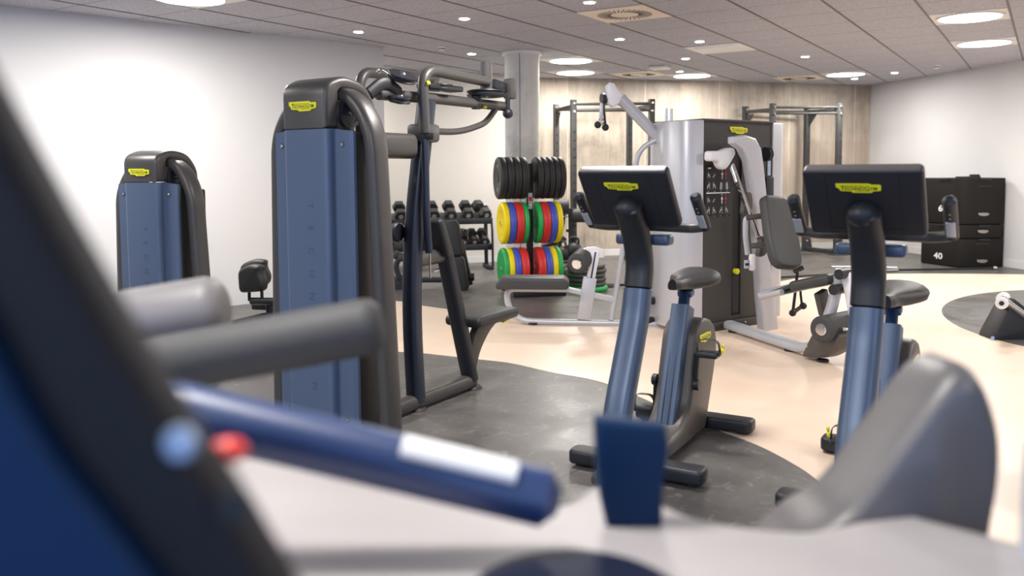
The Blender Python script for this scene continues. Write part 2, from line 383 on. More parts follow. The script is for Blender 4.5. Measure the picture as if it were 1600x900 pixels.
mj = N(nt, 'ShaderNodeMix', data_type='RGBA'); mj.inputs[7].default_value = (0.45, 0.33, 0.25, 1); L(gm.outputs[0], mj.inputs[0]); L(r1.outputs[0], mj.inputs[6])
L(mj.outputs[2], b.inputs['Base Color']); b.inputs['Roughness'].default_value = 0.38
MT['vinyl'] = m

def struct(mb, name, m, parent=None): return mb.build(name, m, parent, kind='structure')
fl = struct(MB().prism([(-12.5,-3.6),(9.6,-3.6),(9.6,15.5),(-12.5,15.5)], (0,0,-0.05), (1,0,0), (0,1,0), 0.1), 'floor', 'floor')
ce = struct(MB().prism([(-12.5,-3.6),(9.6,-3.6),(9.6,15.5),(-12.5,15.5)], (0,0,CEIL+0.05), (1,0,0), (0,1,0), 0.1), 'ceiling', 'ceil')
def smooth_curve(pts, n=10):
    out = []
    for i in range(len(pts)-1):
        p0 = Vector(pts[max(i-1,0)]); p1 = Vector(pts[i]); p2 = Vector(pts[i+1]); p3 = Vector(pts[min(i+2, len(pts)-1)])
        for k in range(n):
            t = k/n; v = 0.5*((2*p1)+(-p0+p2)*t+(2*p0-5*p1+4*p2-p3)*t*t+(-p0+3*p1-3*p2+p3)*t**3); out.append((v.x, v.y))
    out.append(tuple(pts[-1])); return out
up_edge = smooth_curve([(-2.2,8.9),(-1.18,8.59),(-.89,8.29),(-.55,8.01),(-.08,7.67),(.6,7.42),(1.35,7.60),(2.3,8.6),(3.23,10.0),(4.1,10.45),(5.03,10.57),(6.34,10.43),(9.0,9.9)])
lo_edge = smooth_curve([(9.0,0.8),(4.5,1.2),(2.6,1.9),(1.64,2.69),(1.50,2.95),(1.32,3.45),(1.27,3.70),(1.17,4.01),(.95,4.42),(.58,5.19),(.25,5.5),(-.01,5.77),(-.27,5.91),(-.66,6.11),(-.84,6.16),(-1.5,6.3),(-2.4,6.5)])
struct(MB().prism(up_edge+lo_edge, (0,0,0.001), (1,0,0), (0,1,0), 0.004), 'vinyl_path', 'vinyl', fl)
ov = []
for k in range(64):
    a = 2*PI*k/64; ov.append((5.25+1.95*math.cos(a)*math.cos(R(58))-1.35*math.sin(a)*math.sin(R(58)), 7.30+1.95*math.cos(a)*math.sin(R(58))+1.35*math.sin(a)*math.cos(R(58))))
struct(MB().prism(ov, (0,0,0.003), (1,0,0), (0,1,0), 0.004), 'rubber_inlay', 'floor', fl)
def wall(name, pts, m, side=1, th=0.12, z0=0.0, z1=CEIL, kind='wall'):
    """solid wall along a polyline; thickness added to the `side` (left=+1) of the direction of travel"""
    rin, rout = [], []
    P = [Vector((*p, 0)) for p in pts]
    offs = []
    for i in range(len(P)):
        d = (P[min(i+1, len(P)-1)]-P[max(i-1, 0)]).normalized(); n = Vector((-d.y, d.x, 0))*side; offs.append(P[i]+n*th)
    poly = [(p.x, p.y) for p in P]+[(p.x, p.y) for p in reversed(offs)]
    return struct(MB().prism(poly, (0,0,(z0+z1)/2), (1,0,0), (0,1,0), z1-z0), name, m)
WL = [(-1.43, 9.61), (-7.5, 4.09)]
wall('wall_left', WL, 'wall', side=-1, th=0.14)
wall('wall_far', [(-0.02, 12.42), (-0.6, 12.20), (-5.5, 10.5)], 'cream', side=-1)
BW = smooth_curve([(-0.06, 12.50), (.42, 12.85), (1.7, 13.14), (3.03, 13.47), (4.57, 13.87), (6.04, 14.36)], 6)
wall('wall_back', BW, 'conc', side=1, th=0.15)
RWP = [(6.04, 14.38), (6.46, 12.05), (6.66, 10.96), (9.3, -3.4)]
wall('wall_right', RWP, 'wall', side=1)
wall('wall_corridor', [(-5.5, 10.6), (-7.4, 4.3)], 'wall', side=-1)
wall('baseboard_far', [(-0.02, 12.405), (-0.6, 12.185), (-5.5, 10.485)], 'base', side=1, th=0.015, z1=0.09)
wall('baseboard_back', [(x, y-0.004) for x, y in BW], 'base', side=-1, th=0.018, z1=0.10)
wall('baseboard_right', [(x-0.004, y) for x, y in RWP], 'base', side=-1, th=0.015, z1=0.10)
# window wall behind the camera: piers, sill and head around five large openings
wb = MB()
wb.box((-1.5, -3.5, 0.3), (19, 0.2, 0.6)).box((-1.5, -3.5, 2.6), (19, 0.2, 0.25))
for x in (-7.6, -5.2, -2.8, -0.4, 2.0, 4.4): wb.box((x, -3.5, 1.5), (0.25, 0.2, 2.0))
wb.box((7.0, -3.5, 1.5), (5.0, 0.2, 2.0)); wb.box((-10, -3.5, 1.5), (4.8, 0.2, 2.0))
struct(wb, 'wall_window', 'wall')
wall('wall_side', [(-7.5, 4.1), (-9.5, 0.5), (-9.5, -3.4)], 'wall', side=-1)
# main ceiling runners
tr = MB()
for i in range(-4, 22):
    if i < 0: a, b2 = grid(i, -4.5), grid(i, 4)
    else: a, b2 = grid(i, -12), grid(i, 14)
    tr.bar(a+V(0,0,-0.001), b2+V(0,0,-0.001), 0.017, 0.008, 0)
MT['run'] = mat('ceiling runner', (0.17, 0.145, 0.12), 0.45, 0.2)
MT['cap'] = MT['run']
struct(tr, 'trim_1', 'run')
# concrete column
cc = MB().cyl((0.13,10.12,0), (0.13,10.12,CEIL-0.03), 0.205, n=64, bev=0)
col = struct(cc, 'concrete_column', 'colc'); 
struct(MB().lathe([(0,0.206),(0,0.235),(0.028,0.24),(0.03,0.206)], (0.13,10.12,CEIL-0.03), (0,0,1), 48), 'column_collar', 'wplas', col)
sm_ = MB().box((0.10, 9.917, 1.35), (0.006, 0.006, 2.66), 0.001)
struct(sm_, 'column_seam', 'steel', col)

# ---------------------------------------------------------------- ceiling fittings
AX = V(math.cos(GY), -math.sin(GY), 0); AY = V(math.sin(GY), math.cos(GY), 0)
def round_light(i, j, label, power=1.0):
    c = grid(i, j, CEIL)
    t = thing('ceiling_light', label, 'ceiling light', (c.x, c.y, CEIL-0.012), -GY, 'round ceiling lights')
    fr = MB(); 
    ring = [(0.0, 0.262), (0.0, 0.285), (0.010, 0.292), (0.012, 0.262)]
    fr.lathe([(-h, q) for h, q in ring], c+V(0,0,-0.001), (0,0,1), 48)
    fr.box(c+V(0,0,-0.002), (TL*.97, TL*.97, 0.004), 0.001, 1, -GY)
    fr.build('frame', 'wplas', t)
    MB().cyl(c+V(0,0,-0.014), c+V(0,0,-0.005), 0.262, n=48, bev=0.002).build('diffuser', 'glassw', t)
    if power:
        area('lamp_light', (c.x, c.y, CEIL-0.03), 0.5, 0.5, LAMP_W*power, LAMP_COL, (0,0,0), 'DISK')
round_light(9.5, 3.5, 'large round ceiling light at right, the nearer of the pair by the right wall')
round_light(9.5, 6.5, 'large round ceiling light at right, the farther of the pair by the right wall')
round_light(2.5, 4.45, 'round ceiling light right of the concrete column, the nearer of two')
round_light(1.6, 6.3, 'round ceiling light right of the concrete column, the farther of two', .5)
round_light(3.5, 8.4, 'round ceiling light close to the back wall above the weight machine cabinet', .55)
round_light(6.5, 10.2, 'round ceiling light close to the right corner above the squat rack', .7)
round_light(1.5, -3.5, 'round ceiling light cut by the top edge above the white left wall')
for k, (x, y) in enumerate([(-0.7, 0.9), (-3.0, 2.4), (4.2, 2.2), (-5.5, 0.5), (2.4, -1.5), (-1.8, -1.6), (5.2, 4.6), (-3.4, 5.2), (0.4, 4.4), (-2.6, 10.9)]):
    area('unseen_fill_light', (x, y, CEIL-0.03), 0.5, 0.5, LAMP_W, LAMP_COL, (0,0,0), 'DISK')  # unseen lamps without fittings; first one added to brighten the foreground cover and pad
proto = None
DL = [(1.5,-.5,'above the end of the white left wall'),(3.5,-.5,'between the white left wall and the air vent'),(1.5,2.5,'directly left of the concrete column'),(5.5,-.55,'cut by the top edge beside the near air vent'),
      (4.5,2.45,'below the near air vent'),(5.5,3.45,'just in front of the air conditioning cassette'),(4.5,5.4,'behind the air conditioning cassette'),(3.6,7.4,'beside the farthest middle round light'),
      (6.5,6.45,'alone in the right part of the ceiling'),(6.5,11.25,'just behind the corner round light'),(7.5,10.45,'right of the corner round light near the right wall')]
for i, j, s_ in DL:
    c = grid(i, j, CEIL)
    if proto is None:
        t = proto = thing('downlight', 'x', 'downlight', (c.x, c.y, CEIL-0.012), 0, 'small ceiling downlights')
        MB().lathe([(-0.012, 0.046), (-0.010, 0.058), (-0.001, 0.060), (-0.001, 0.046)], c, (0,0,1), 28).build('trim_ring', 'wplas', t)
        MB().cyl(c+V(0,0,-0.0145), c+V(0,0,-0.009), 0.045, n=28, bev=0.001).build('bulb', 'spot', t)
    else: t = dup(proto, (c.x, c.y, CEIL-0.012))
    t['label'] = 'small round white downlight ' + s_
def vent(i, j, label):
    c = grid(i, j, CEIL)
    t = thing('ceiling_vent', label, 'air vent', (c.x, c.y, CEIL-0.01), -GY, 'swirl air vents')
    MB().box(c+V(0,0,-0.005), (TL*.985, TL*.985, 0.010), 0.002, 1, -GY).build('vent_plate', 'vent', t)
    sl = MB()
    for k in range(32):
        a = 2*PI*k/32; d = V(math.cos(a), math.sin(a), 0); q = Matrix.Rotation(R(28), 3, 'Z') @ d
        p = c + d*0.125 + V(0,0,-0.0105); sl.bar(p, p+q*0.125, 0.010, 0.003, 0)
    sl.build('slot_ring', 'black', t)
vent(5.5, .5, 'square cream swirl air vent nearest the camera'); vent(2.6, 7.45, 'square swirl air vent near the back wall left of the white cable boom'); vent(5.4, 10.45, 'square swirl air vent near the back wall by the right corner')
c = grid(5.5, 4.5, CEIL); t = thing('air_cassette', 'recessed white rectangular air conditioning cassette in the ceiling', 'air conditioner', (c.x, c.y, CEIL-0.02), -GY)
MB().box(c+V(0,0,-0.006), (TL*.985, TL*.985, 0.012), 0.003, 1, -GY).build('housing', 'cass', t)
MB().box(c+V(0,0,-0.016), (TL*.72, TL*.72, 0.012), 0.005, 2, -GY).build('intake_panel', 'cass', t)
def detector(x, y, label):
    p = onz(x, y, CEIL-0.03); t = thing('smoke_detector', label, 'smoke detector', (p.x, p.y, CEIL-0.05), 0, 'smoke detectors')
    MB().lathe([(0,0.052),(-0.014,0.055),(-0.020,0.050),(-0.020,0.02)], (p.x,p.y,CEIL), (0,0,1), 28).build('base', 'wplas', t)
    MB().lathe([(-0.020,0.040),(-0.038,0.040),(-0.048,0.028),(-0.050,0.005)], (p.x,p.y,CEIL), (0,0,1), 28).build('sensor_head', 'wplas', t)
    MB().lathe([(-0.024,0.041),(-0.032,0.041)], (p.x,p.y,CEIL), (0,0,1), 28).build('sensor_slot', 'black', t)
detector(690, 77, 'white smoke detector on the ceiling right of the white left wall'); detector(1464, 105, 'white smoke detector on the ceiling near the right wall')
p = onz(1031, 107, CEIL-0.03)
t = thing('access_point', 'flat white wireless access point on the ceiling beside a round light', 'access point', (p.x, p.y, CEIL-0.05), 0)
MB().box((p.x,p.y,CEIL-0.02), (0.25,0.25,0.04), 0.018, 3, -0.5).build('housing', 'wplas', t)
MB().box((p.x,p.y,CEIL-0.043), (0.08,0.08,0.006), 0.002, 1, -0.5).build('status_plate', 'white', t)
# white floor markings on the far rubber mats
fm = MB()
for (x0, y0, x1, y1) in [(1300,417,1348,417.5),(1352,417,1402,418.5),(1306,421,1350,422),(1012,433,1032,431),(1008,440,1032,438)]:
    a, b2 = onz(x0,y0,0.0), onz(x1,y1,0.0); fm.bar(a+V(0,0,.0065), b2+V(0,0,.0065), 0.13, 0.002, 0)
tag(fm.build('floor_marking', 'inkw'), 'worn white painted lettering strips on the far dark floor', 'floor marking')
# ================================================================ SELECTION TOWERS (weight stack towers)
def tower(name, label, loc, rotz, H, group=None, deepcab=0.30, half=0.292, foot=0.365):
    t = thing(name, label, 'gym machine', (loc[0], loc[1], 0), rotz, group)
    fx = frame_of(t); X = fx.to_3x3() @ V(1,0,0); Y = fx.to_3x3() @ V(0,1,0); Z = V(0,0,1)
    def W(x, y, z): return fx @ V(x, y, z)
    zc = H*0.86   # seam between cap and shroud
    # front spine panel and cap
    prof = rpoly([(-.138,-.015),(.138,-.015),(.138,.075),(-.138,.075)], [.03,.03,.01,.01])
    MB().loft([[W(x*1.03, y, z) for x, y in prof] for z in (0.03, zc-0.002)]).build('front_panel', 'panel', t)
    capm = MB()
    # cap in side profile: vertical front, rounded top running back over the pulleys
    side = rpoly([(-.017, zc+.002),(-.017,H-.045),(.10,H+.003),(.26,H-.025),(.34,H-.13),(.34,zc-.02),(.30,zc-.02),(.30,H-.16),(.235,H-.075),(.075,H-.06),(.075,zc+.002)], [0,.05,.12,.12,.06,0,0,.05,.06,.03,0])
    capm.prism(side, W(0,0,0), Y, Z, 0.285, 0.022, 3)
    capm.build('top_cap', 'frame', t)
    # shroud wings, swept back either side of the spine
    for sg in (-1, 1):
        pl = [(.12,.032),(.150,.030),(.238,.030),(.252,.044),(.252,.060),(.12,.060)]
        rings = []
        for z, top in ((0.03, 0), (1, 1)):
            r = []
            for x, y in pl:
                zz = 0.03 if not top else zc+.0 - max(0, (x-.13))*0.12 - max(0,(y-.1))*0.02
                r.append(W(sg*x, y, zz))
            rings.append(r)
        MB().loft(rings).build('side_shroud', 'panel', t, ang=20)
        MB().box(W(sg*.17,.135,(zc-.03)/2+.02), (.15,.152,zc-.05), .01, 2, rotz).build('shroud_flank', 'flank', t)
        for z in (zc-.075, 0.17): bo = MB().cyl(W(sg*.195, .0295, z), W(sg*.195, .034, z), 0.0135, n=20, bev=0).build('bolt_seat', 'black', t); MB().cyl(W(sg*.195, .026, z), W(sg*.195, .031, z), 0.0095, n=16).build('bolt', 'chrome', bo)
    MB().box(W(0,.2,zc-.09), (.44,.10,.14), .01, 1, rotz).box(W(.0,.305,zc*.5), (.42,.05,zc-.1), .01, 1, rotz).box(W(.0,.27,zc*.55), (.2,.1,zc-.2), .01, 1, rotz).build('weight_stack', 'black', t)
    for x in (-.11, .11): MB().cyl(W(x,.2,zc-.05), W(x,.2,H-.12), .010).build('guide_rod', 'chrome', t)
    for sg in (-1, 1):
        p = MB(); c = W(sg*.150, .125, H-.175)
        p.lathe([(-.012,.062),(-.012,.070),(-.006,.064),(.006,.064),(.012,.070),(.012,.052),(.006,.048)], c, X*sg, 36)
        pp = p.build('pulley', 'dark', t)
        MB().cyl(c-X*sg*.014, c+X*sg*.020, .008, n=16).build('axle', 'chrome', pp)
        MB().box(c+V(0,0,-.075), (.02,.06,.06), .006, 2, rotz).build('pulley_bracket', 'dark', t)
    # arch tube: one oval tube splayed to both feet
    yb = .135
    MB().tube([W(-foot,yb+.02,0.0), W(-foot+.01,yb+.02,.05), W(-half-.012,yb,H-.26), W(-.17,yb+.01,H-.082), W(.17,yb+.01,H-.082), W(half+.012,yb,H-.26), W(foot-.01,yb+.02,.05), W(foot,yb+.02,0.0)],
              .036, .20, 24, h=.058, up=Y, sq=3.0, bend=8).build('arch_tube', 'frame', t)
    for x in (-foot, foot): MB().cyl(W(x, yb+.02, 0), W(x, yb+.02, .02), .055, .05).build('rubber_foot', 'rub', t)
    MB().box(W(0,.16,.045), (.56,.24,.07), .02, 2, rotz).build('base_shoe', 'dark', t)
    badge(t, W(0.0,-.0180,H-.145), X, Z, .175)
    lt = MB()
    for k, ch in enumerate('TECHNOGYM'):
        z = H*0.66 - k*H*0.060
        lt.add(text_mesh(ch, 0.0), tmat(W(.03,-.0158,z), -Z, X, .052))
    lt.build('embossed_lettering', 'emboss', t)
    return t, W, X, Y
T1, W1, X1, Y1 = tower('cable_machine', 'tall anthracite cable machine with blue-lit weight tower, overhead pulleys and black seat at centre left', (-.955, 3.972), R(-32), 1.775)
T2, W2, X2, Y2 = tower('thigh_machine', 'shorter blue-lit weight tower with black thigh pads at far left before the white wall', (-2.33, 5.35), R(-24), 1.475)
# ---------------------------------------------------------------- frame, arms and seat of the tall cable machine
MP = Plane((-.54, 4.65), 58)
q = MP.sz
UPZ = (0,0,1)
MB().tube([q(-.62,.05), q(.0,.05), q(.55,.05)], .042, 0, 20, h=.045, sq=2.6).build('base_tube', 'frame', T1)
for s_ in (0.0, .55): MB().cyl(q(s_,0), q(s_,.018), .062, .05).build('rubber_foot', 'rub', T1)
MB().tube([q(0,.04), q(-.03,.55), q(-.005,1.0), q(.13,1.72)], .046, .5, 24, h=.05, up=MP.d, sq=3).build('column', 'column', T1)
MB().tube([q(-.28,1.725), q(.2,1.735), q(.93,1.735)], .030, 0, 20).build('overhead_beam', 'frame', T1)
MB().tube([q(.02,1.53,.07), q(.0,1.88,.07), q(.64,1.86,.07)], .030, .13, 20, bend=8).build('arm_hoop', 'frame', T1)
MB().tube([MP.px(562,165,-.36), MP.px(563,112,-.36), MP.px(682,124,-.36)], .030, .13, 20, bend=8).build('arm_hoop', 'frame', T1)
MB().cyl(q(.655,1.78,.05), q(.655,1.985,.05), .036).build('arm_hub', 'frame', T1)
MB().cyl(MP.px(678,140,-.36), MP.px(678,112,-.36), .034).build('arm_hub', 'frame', T1)
MB().bar(q(.0,1.535,.02), q(.145,1.535,.02), .13, .10, .02).build('pivot_bracket', 'frame', T1)
MB().bar(q(.035,1.535,.087), q(.035,1.50,.087), .05, .04, .004).build('bracket_window', 'black', T1)
MB().tube([q(.83,1.71), q(.72,1.62), q(.45,1.555), q(.14,1.55)], .019, .25, 16, bend=8).build('curved_strut', 'frame', T1)
MB().tube([q(.02,1.50,.07), q(.01,1.1,.08), q(.03,.88,.08)], .021, .2, 16).build('lever_rod', 'column', T1)
MB().cyl(q(-.06,.995,-.085), q(-.06,.995,-.05), .055, n=32, bev=.008).build('pivot_disc', 'dark', T1)
MB().cyl(q(.03,.74,.085), q(.03,.89,.085), .005, n=8).build('cable', 'chrome', T1)
MB().tube([q(-.36,1.462), q(-.03,1.462)], .068, 0, 32, sq=3).build('cross_sleeve', 'frame', T1)
MB().tube([q(-.03,.835), q(.30,.845)], .032, 0, 20, h=.045).build('lower_crossbar', 'frame', T1)
MB().tube([q(.205,1.02), q(.28,.86), q(.53,.05)], .048, .2, 24, h=.042, up=MP.d, sq=3).build('seat_leg', 'dark', T1)
cp = MB().bar(q(.165,1.06,-.02), q(.245,.84,-.02), .18, .06, .022, up=tuple(MP.d), seg=3).build('chest_pad', 'pad', T1)
for z in (.95, .76): MB().cyl(q(.115+(.95-z)*.3, z), q(.16+(.95-z)*.3, z), .010, n=12).build('bolt', 'chrome', T1)
sp = MB().bar(q(.44,.425,.0), q(.90,.43,.0), .26, .065, .026, seg=4).build('seat_pad', 'pad', T1)
sb = rpoly([(.47,.08),(.545,.08),(.60,.22),(.72,.34),(.86,.395),(.60,.395),(.53,.30)], [0,.0,.06,.08,0,0,.04])
MB().prism(sb, MP.p0, MP.d, UPZ, .05, .006).build('seat_bracket', 'side', T1)
MB().bar(q(.80,.375,.06), q(.86,.385,.06), .03, .008, .002).build('yellow_lever', 'yellow', T1)
# overhead pulleys and blocks
def mpulley(c, ax, r, name='pulley'):
    p = MB().lathe([(-.016,r*.5),(-.016,r),(-.010,r*1.02),(-.002,r*.93),(.002,r*.93),(.010,r*1.02),(.016,r),(.016,r*.5)], c, ax, 40).build(name, 'dark', T1)
    MB().cyl(c-Vector(ax).normalized()*.024, c+Vector(ax).normalized()*.024, .018, n=16).build('axle', 'chrome', p)
mpulley(q(.68,1.795,.03), (0,.03,1), .115)
mpulley(q(.25,1.80,.0), (0,0,1), .075)
mpulley(q(-.13,1.825,.04), (.35,-.35,1), .075)
mpulley(q(-.20,1.70,.08), (.15,-.2,1), .055)
MB().bar(q(.10,1.80), q(.42,1.80), .10, .03, .008).build('pulley_plate', 'dark', T1)
MB().bar(q(.78,1.865,.02), q(.99,1.845,.02), .03, .06, .008).build('handle_bracket', 'dark', T1)
MB().bar(q(.92,1.845,.03), q(.99,1.845,.03), .07, .13, .016).build('handle_block', 'side', T1)
MB().cyl(q(.93,1.80,.03), q(.93,1.71,.03), .016).ball(q(.93,1.69,.03), .034).build('ball_stop', 'dark', T1)
MB().tube([MP.px(611,137,-.10), MP.px(612,117,-.10), MP.px(596,108,-.16), MP.px(590,112,-.2)], .012, .04, 12).build('guide_loop', 'chrome', T1)
MB().tube([q(-.35,1.72,.0), q(-.24,1.80,.02), q(-.13,1.74,.02)], .018, .06, 16, h=.035).build('pulley_arm', 'dark', T1)
MB().cyl(q(.62,1.70,.0), q(.62,1.78,.0), .03).build('pulley_post', 'dark', T1)
MB().cyl(q(.66,1.705,.035), q(.66,1.72,.035), .012).build('yellow_pin', 'yellow', T1)
MB().cyl(q(-.0,1.80,.098), q(.02,1.80,.105), .012).build('yellow_tag', 'yellow', T1)

# ---------------------------------------------------------------- thigh pads of the far left tower
def thigh_pad(x, y, z, tilt, w_, h_):
    P0 = W2(x, y, z)
    rot = Matrix.Rotation(R(-24)+tilt, 3, 'Z') @ Matrix.Rotation(R(-6), 3, 'Y')
    pr = rpoly([(-.13,-h_*.5),(.12,-h_*.5),(.145,-.03),(.115,.04),(.13,h_*.45),(.02,h_*.56),(-.12,h_*.36)], .05, 6)
    ux = rot @ V(1,0,0); uy = rot @ V(0,0,1)
    MB().prism([(p[0]*w_, p[1]) for p in pr], P0, ux, uy, .10, .03, 4).build('thigh_pad', 'pad', T2)
thigh_pad(-.03, 1.02, .535, R(5), .82, .20); thigh_pad(-.16, 1.20, .55, R(20), .85, .20)
for x in (-.08, .04): MB().cyl(W2(x,1.04,.36), W2(x,1.04,.47), .012).build('pad_post', 'dark', T2)
MB().cyl(W2(-.06,1.04,.36), W2(.17,1.04,.37), .028).build('pad_carrier', 'dark', T2)
MB().tube([W2(.0,.3,.22), W2(.05,.9,.24), W2(.10,1.5,.24)], .04, .3, 16).build('main_beam', 'dark', T2)
MB().tube([W2(.06,1.1,.34), W2(.08,1.1,.2), W2(.12,1.15,.03)], .035, .1, 16).build('pedestal', 'dark', T2)
MB().bar(W2(-.2,1.15,.025), W2(.4,1.15,.025), .09, .05, .012).build('rear_foot', 'dark', T2)
MB().bar(W2(.12,1.35,.34), W2(.14,1.8,.36), .34, .08, .03).build('seat_pad', 'pad', T2)
MB().ball(W2(.24,1.1,.43), .04, (1.3,1,1)).build('knob', 'dark', T2)
MB().bar(W2(.20,1.25,.48), W2(.55,1.35,.49), .1, .09, .03).build('arm_pad', 'pad', T2)
MB().bar(W2(-.1,1.1,.31), W2(.5,1.15,.32), .05, .05, .01).build('cross_frame', 'dark', T2)

# ================================================================ UPRIGHT BIKES
def bike(label, loc, rotz):
    t = thing('exercise_bike', label, 'exercise bike', (loc[0], loc[1], 0), rotz, 'upright exercise bikes')
    fx = frame_of(t); X = fx.to_3x3() @ V(1,0,0); Y = fx.to_3x3() @ V(0,1,0); Z = V(0,0,1)
    W = lambda u, s, z: fx @ V(u, s, z)
    for nm, s0 in (('front_stabiliser', 0.0), ('rear_stabiliser', .80)):
        pr = rpoly([(-.315,-.055),(.305,-.055),(.305,.055),(-.315,.055)], .035)
        MB().prism(pr, W(0,s0,.045), X, Y, .062, .014, 3).build(nm, 'dark', t)
        for u in (-.26,.25): MB().cyl(W(u,s0,0), W(u,s0,.018), .035, n=16).build('rubber_foot', 'rub', t)
    # body shell
    out = rpoly([(-.30,.03),(-.30,.085),(.02,.10),(.34,.125),(.44,.20),(.49,.34),(.56,.55),(.66,.60),(.83,.56),(.895,.42),(.80,.22),(.70,.03)], [.02,.03,.1,.08,.05,.1,.08,.08,.14,.1,.1,.02])
    MB().prism(out, W(0,0,0), Y, Z, .185, .026, 3).build('body_shell', 'side', t)
    # mast
    MB().tube([W(0,-.30,.05), W(0,-.215,.34), W(0,-.12,.52), W(0,-.03,.70), W(0,.0,.815)], .060, .25, 28, h=.045, up=Y, sq=2.8, cap=False).build('mast', 'post', t)
    MB().tube([W(0,.0,.817), W(0,.025,.93), W(0,-.03,1.07), W(0,-.122,1.178)], .060, .16, 28, h=.043, up=Y, sq=2.6).ball(W(0,-.118,1.166), .0585, (1,.72,.8)).build('mast_neck', 'dark', t)
    # console, tilted towards the rider
    top = W(0,-.20,1.318); bot = W(0,-.020,1.085); uy = (top-bot).normalized(); n = X.cross(uy)   # n points to the rider? checked below
    if n.dot(Y) > 0: front = -n
    else: front = n
    cx = (top+bot)/2
    rm = Matrix((X, uy, X.cross(uy))).transposed()
    hh = (top-bot).length
    con = MB().prism(rpoly([(-.196,-hh/2),(.196,-hh/2),(.196,hh/2),(-.196,hh/2)], .018), cx-front*.022, X, uy, .044, .010, 3).build('console', 'dark', t)
    MB().prism(rpoly([(-.180,-hh/2+.015),(.180,-hh/2+.015),(.180,hh/2-.015),(-.180,hh/2-.015)], .01), cx-front*.0445, X, uy, .003).build('screen', 'black', con)
    MB().prism(rpoly([(-.186,-.017),(.186,-.017),(.186,.017),(-.186,.017)], .006), cx+uy*(hh/2-.0005)-front*.022, X, front, .005, .001).build('top_trim', 'trimm', con)
    sm = MB()
    for u in (-.12, .12): sm.box(cx+X*u+front*.0002, (.0015, hh*.96, .001), 0, 1, rm)
    sm.box(cx-uy*(hh*.5-.035)+front*.0002, (.24, .0015, .001), 0, 1, rm)
    sm.build('panel_seam', 'black', con)
    side = X if True else -X
    bx = X if X.cross(uy).dot(front) > 0 else -X
    badge(t, cx+front*.0005+uy*.075+X*(-.012), bx, uy, .148)
    MB().tube([W(0,-.09,1.16), cx-uy*.03-front*.005], .050, 0, 20).build('console_mount', 'dark', t)
    # handlebar with two sensor grips
    MB().tube([W(-.262,.10,1.085), W(-.20,.12,1.075), W(0,.06,1.085), W(.20,.12,1.075), W(.262,.10,1.085)], .020, .08, 16).build('handlebar', 'side', t)
    for sg in (-1, 1):
        a = W(sg*.262,.115,1.075); b2 = W(sg*.262,-.045,1.225)
        g = MB().cyl(a, b2, .0235, n=24, bev=.012).build('grip', 'dark', t)
        dr = (b2-a).normalized(); nn = (X*0 + (Y*-1)); nn = (nn - dr*nn.dot(dr)).normalized(); xx = dr.cross(nn)
        c0 = a + dr*.075 + nn*.0225
        MB().prism(rpoly([(-.0155,-.04),(.0155,-.04),(.0155,.04),(-.0155,.04)], .004), c0, xx, dr, .006, .002).build('sensor_plate', 'label', g)
        for k in (.135, .158): MB().ball(a+dr*k+nn*.0225, .0035).build('grip_button', 'inkg', g)
    MB().prism(rpoly([(-.130,-.035),(.118,-.035),(.118,.045),(-.130,.045)], .02), W(0,.085,1.025), X, Y, .046, .012, 3).build('holder_tray', 'post', t)
    # seat column, post and saddle
    MB().tube([W(0,.385,.10), W(0,.60,.655)], .045, 0, 28, h=.056, up=Y, sq=9, cap=False).build('seat_column', 'post', t)
    gv = MB()
    for u in (-.016, .016):
        gv.bar(W(u,.385-.0565,.12), W(u,.595-.0565,.64), .002, .002, 0, up=tuple(Y))
    gv.build('column_groove', 'black', t)
    MB().tube([W(0,.60,.64), W(0,.63,.725)], .024, 0, 20, h=.030, up=Y, sq=4).build('seat_post', 'navy', t)
    MB().bar(W(0,.615,.712), W(0,.67,.722), .075, .035, .010).build('seat_clamp', 'post', t)
    rr = []
    for k in range(15):
        f = k/14; s0 = .44+.41*f
        wd = .034+.005*f if f < .35 else .036+.090*min(1,(f-.35)/.40)**1.2
        wd *= (1 if f < .95 else 1-(f-.95)*2); wd *= (1 if f > .06 else .62+f*6)
        zc = .782 - .012*math.sin(f*PI) + (.016*max(0,f-.5)); th = .026 + .010*min(1,max(0,(f-.2)/.35))
        rr.append([W(wd*math.copysign(abs(math.cos(a))**.8, math.cos(a)), s0, zc+th*math.copysign(abs(math.sin(a))**.75, math.sin(a))-(.010*abs(math.cos(a))**2)) for a in [2*PI*j/20 for j in range(20)]])
    MB().loft(rr).build('saddle', 'pad', t, ang=60)
    # cranks and pedals
    cz, cs = .30, .50
    for sg, dz, ds in ((1, .155, -.01), (-1, -.155, .02)):
        cr = MB().tube([W(sg*.098,cs,cz), W(sg*.110,cs+ds,cz+dz)], .012, 0, 16, h=.020, up=Y, sq=3).build('crank_arm', 'black', t)
        MB().cyl(W(sg*.090,cs,cz), W(sg*.118,cs,cz), .028).build('crank_hub', 'dark', cr)
        c0 = W(sg*.165, cs+ds, cz+dz)
        pd = MB().cyl(W(sg*.10, cs+ds, cz+dz), W(sg*.13, cs+ds, cz+dz), .010, n=12).box(c0, (.10,.085,.028), .009, 2, rotz).build('pedal', 'dark', t)
        MB().tube([c0-X*.052+Y*-.01, c0-X*.050+Z*.07+Y*-.01, c0+X*.050+Z*.075+Y*-.01, c0+X*.056+Y*-.01], .002, .045, 8, h=.018, up=Y).build('pedal_strap', 'black', pd)
        MB().box(c0+X*sg*.064+Z*.022, (.014,.030,.020), .003, 1, rotz+.3).box(c0+X*sg*.068+Z*.045, (.010,.018,.022), .003, 1, rotz+.6).build('strap_tag', 'yellow', pd)
    badge(t, W(.0932,.66,.50), Y, Z, .17)
    return t
B1 = bike('dark blue-lit upright exercise bike, the left one, with its console back turned to the viewer', (.54, 3.62), R(-30))
B2 = bike('dark blue-lit upright exercise bike, the right one, partly hidden by the grey foreground pad', (1.30, 3.08), R(-32))
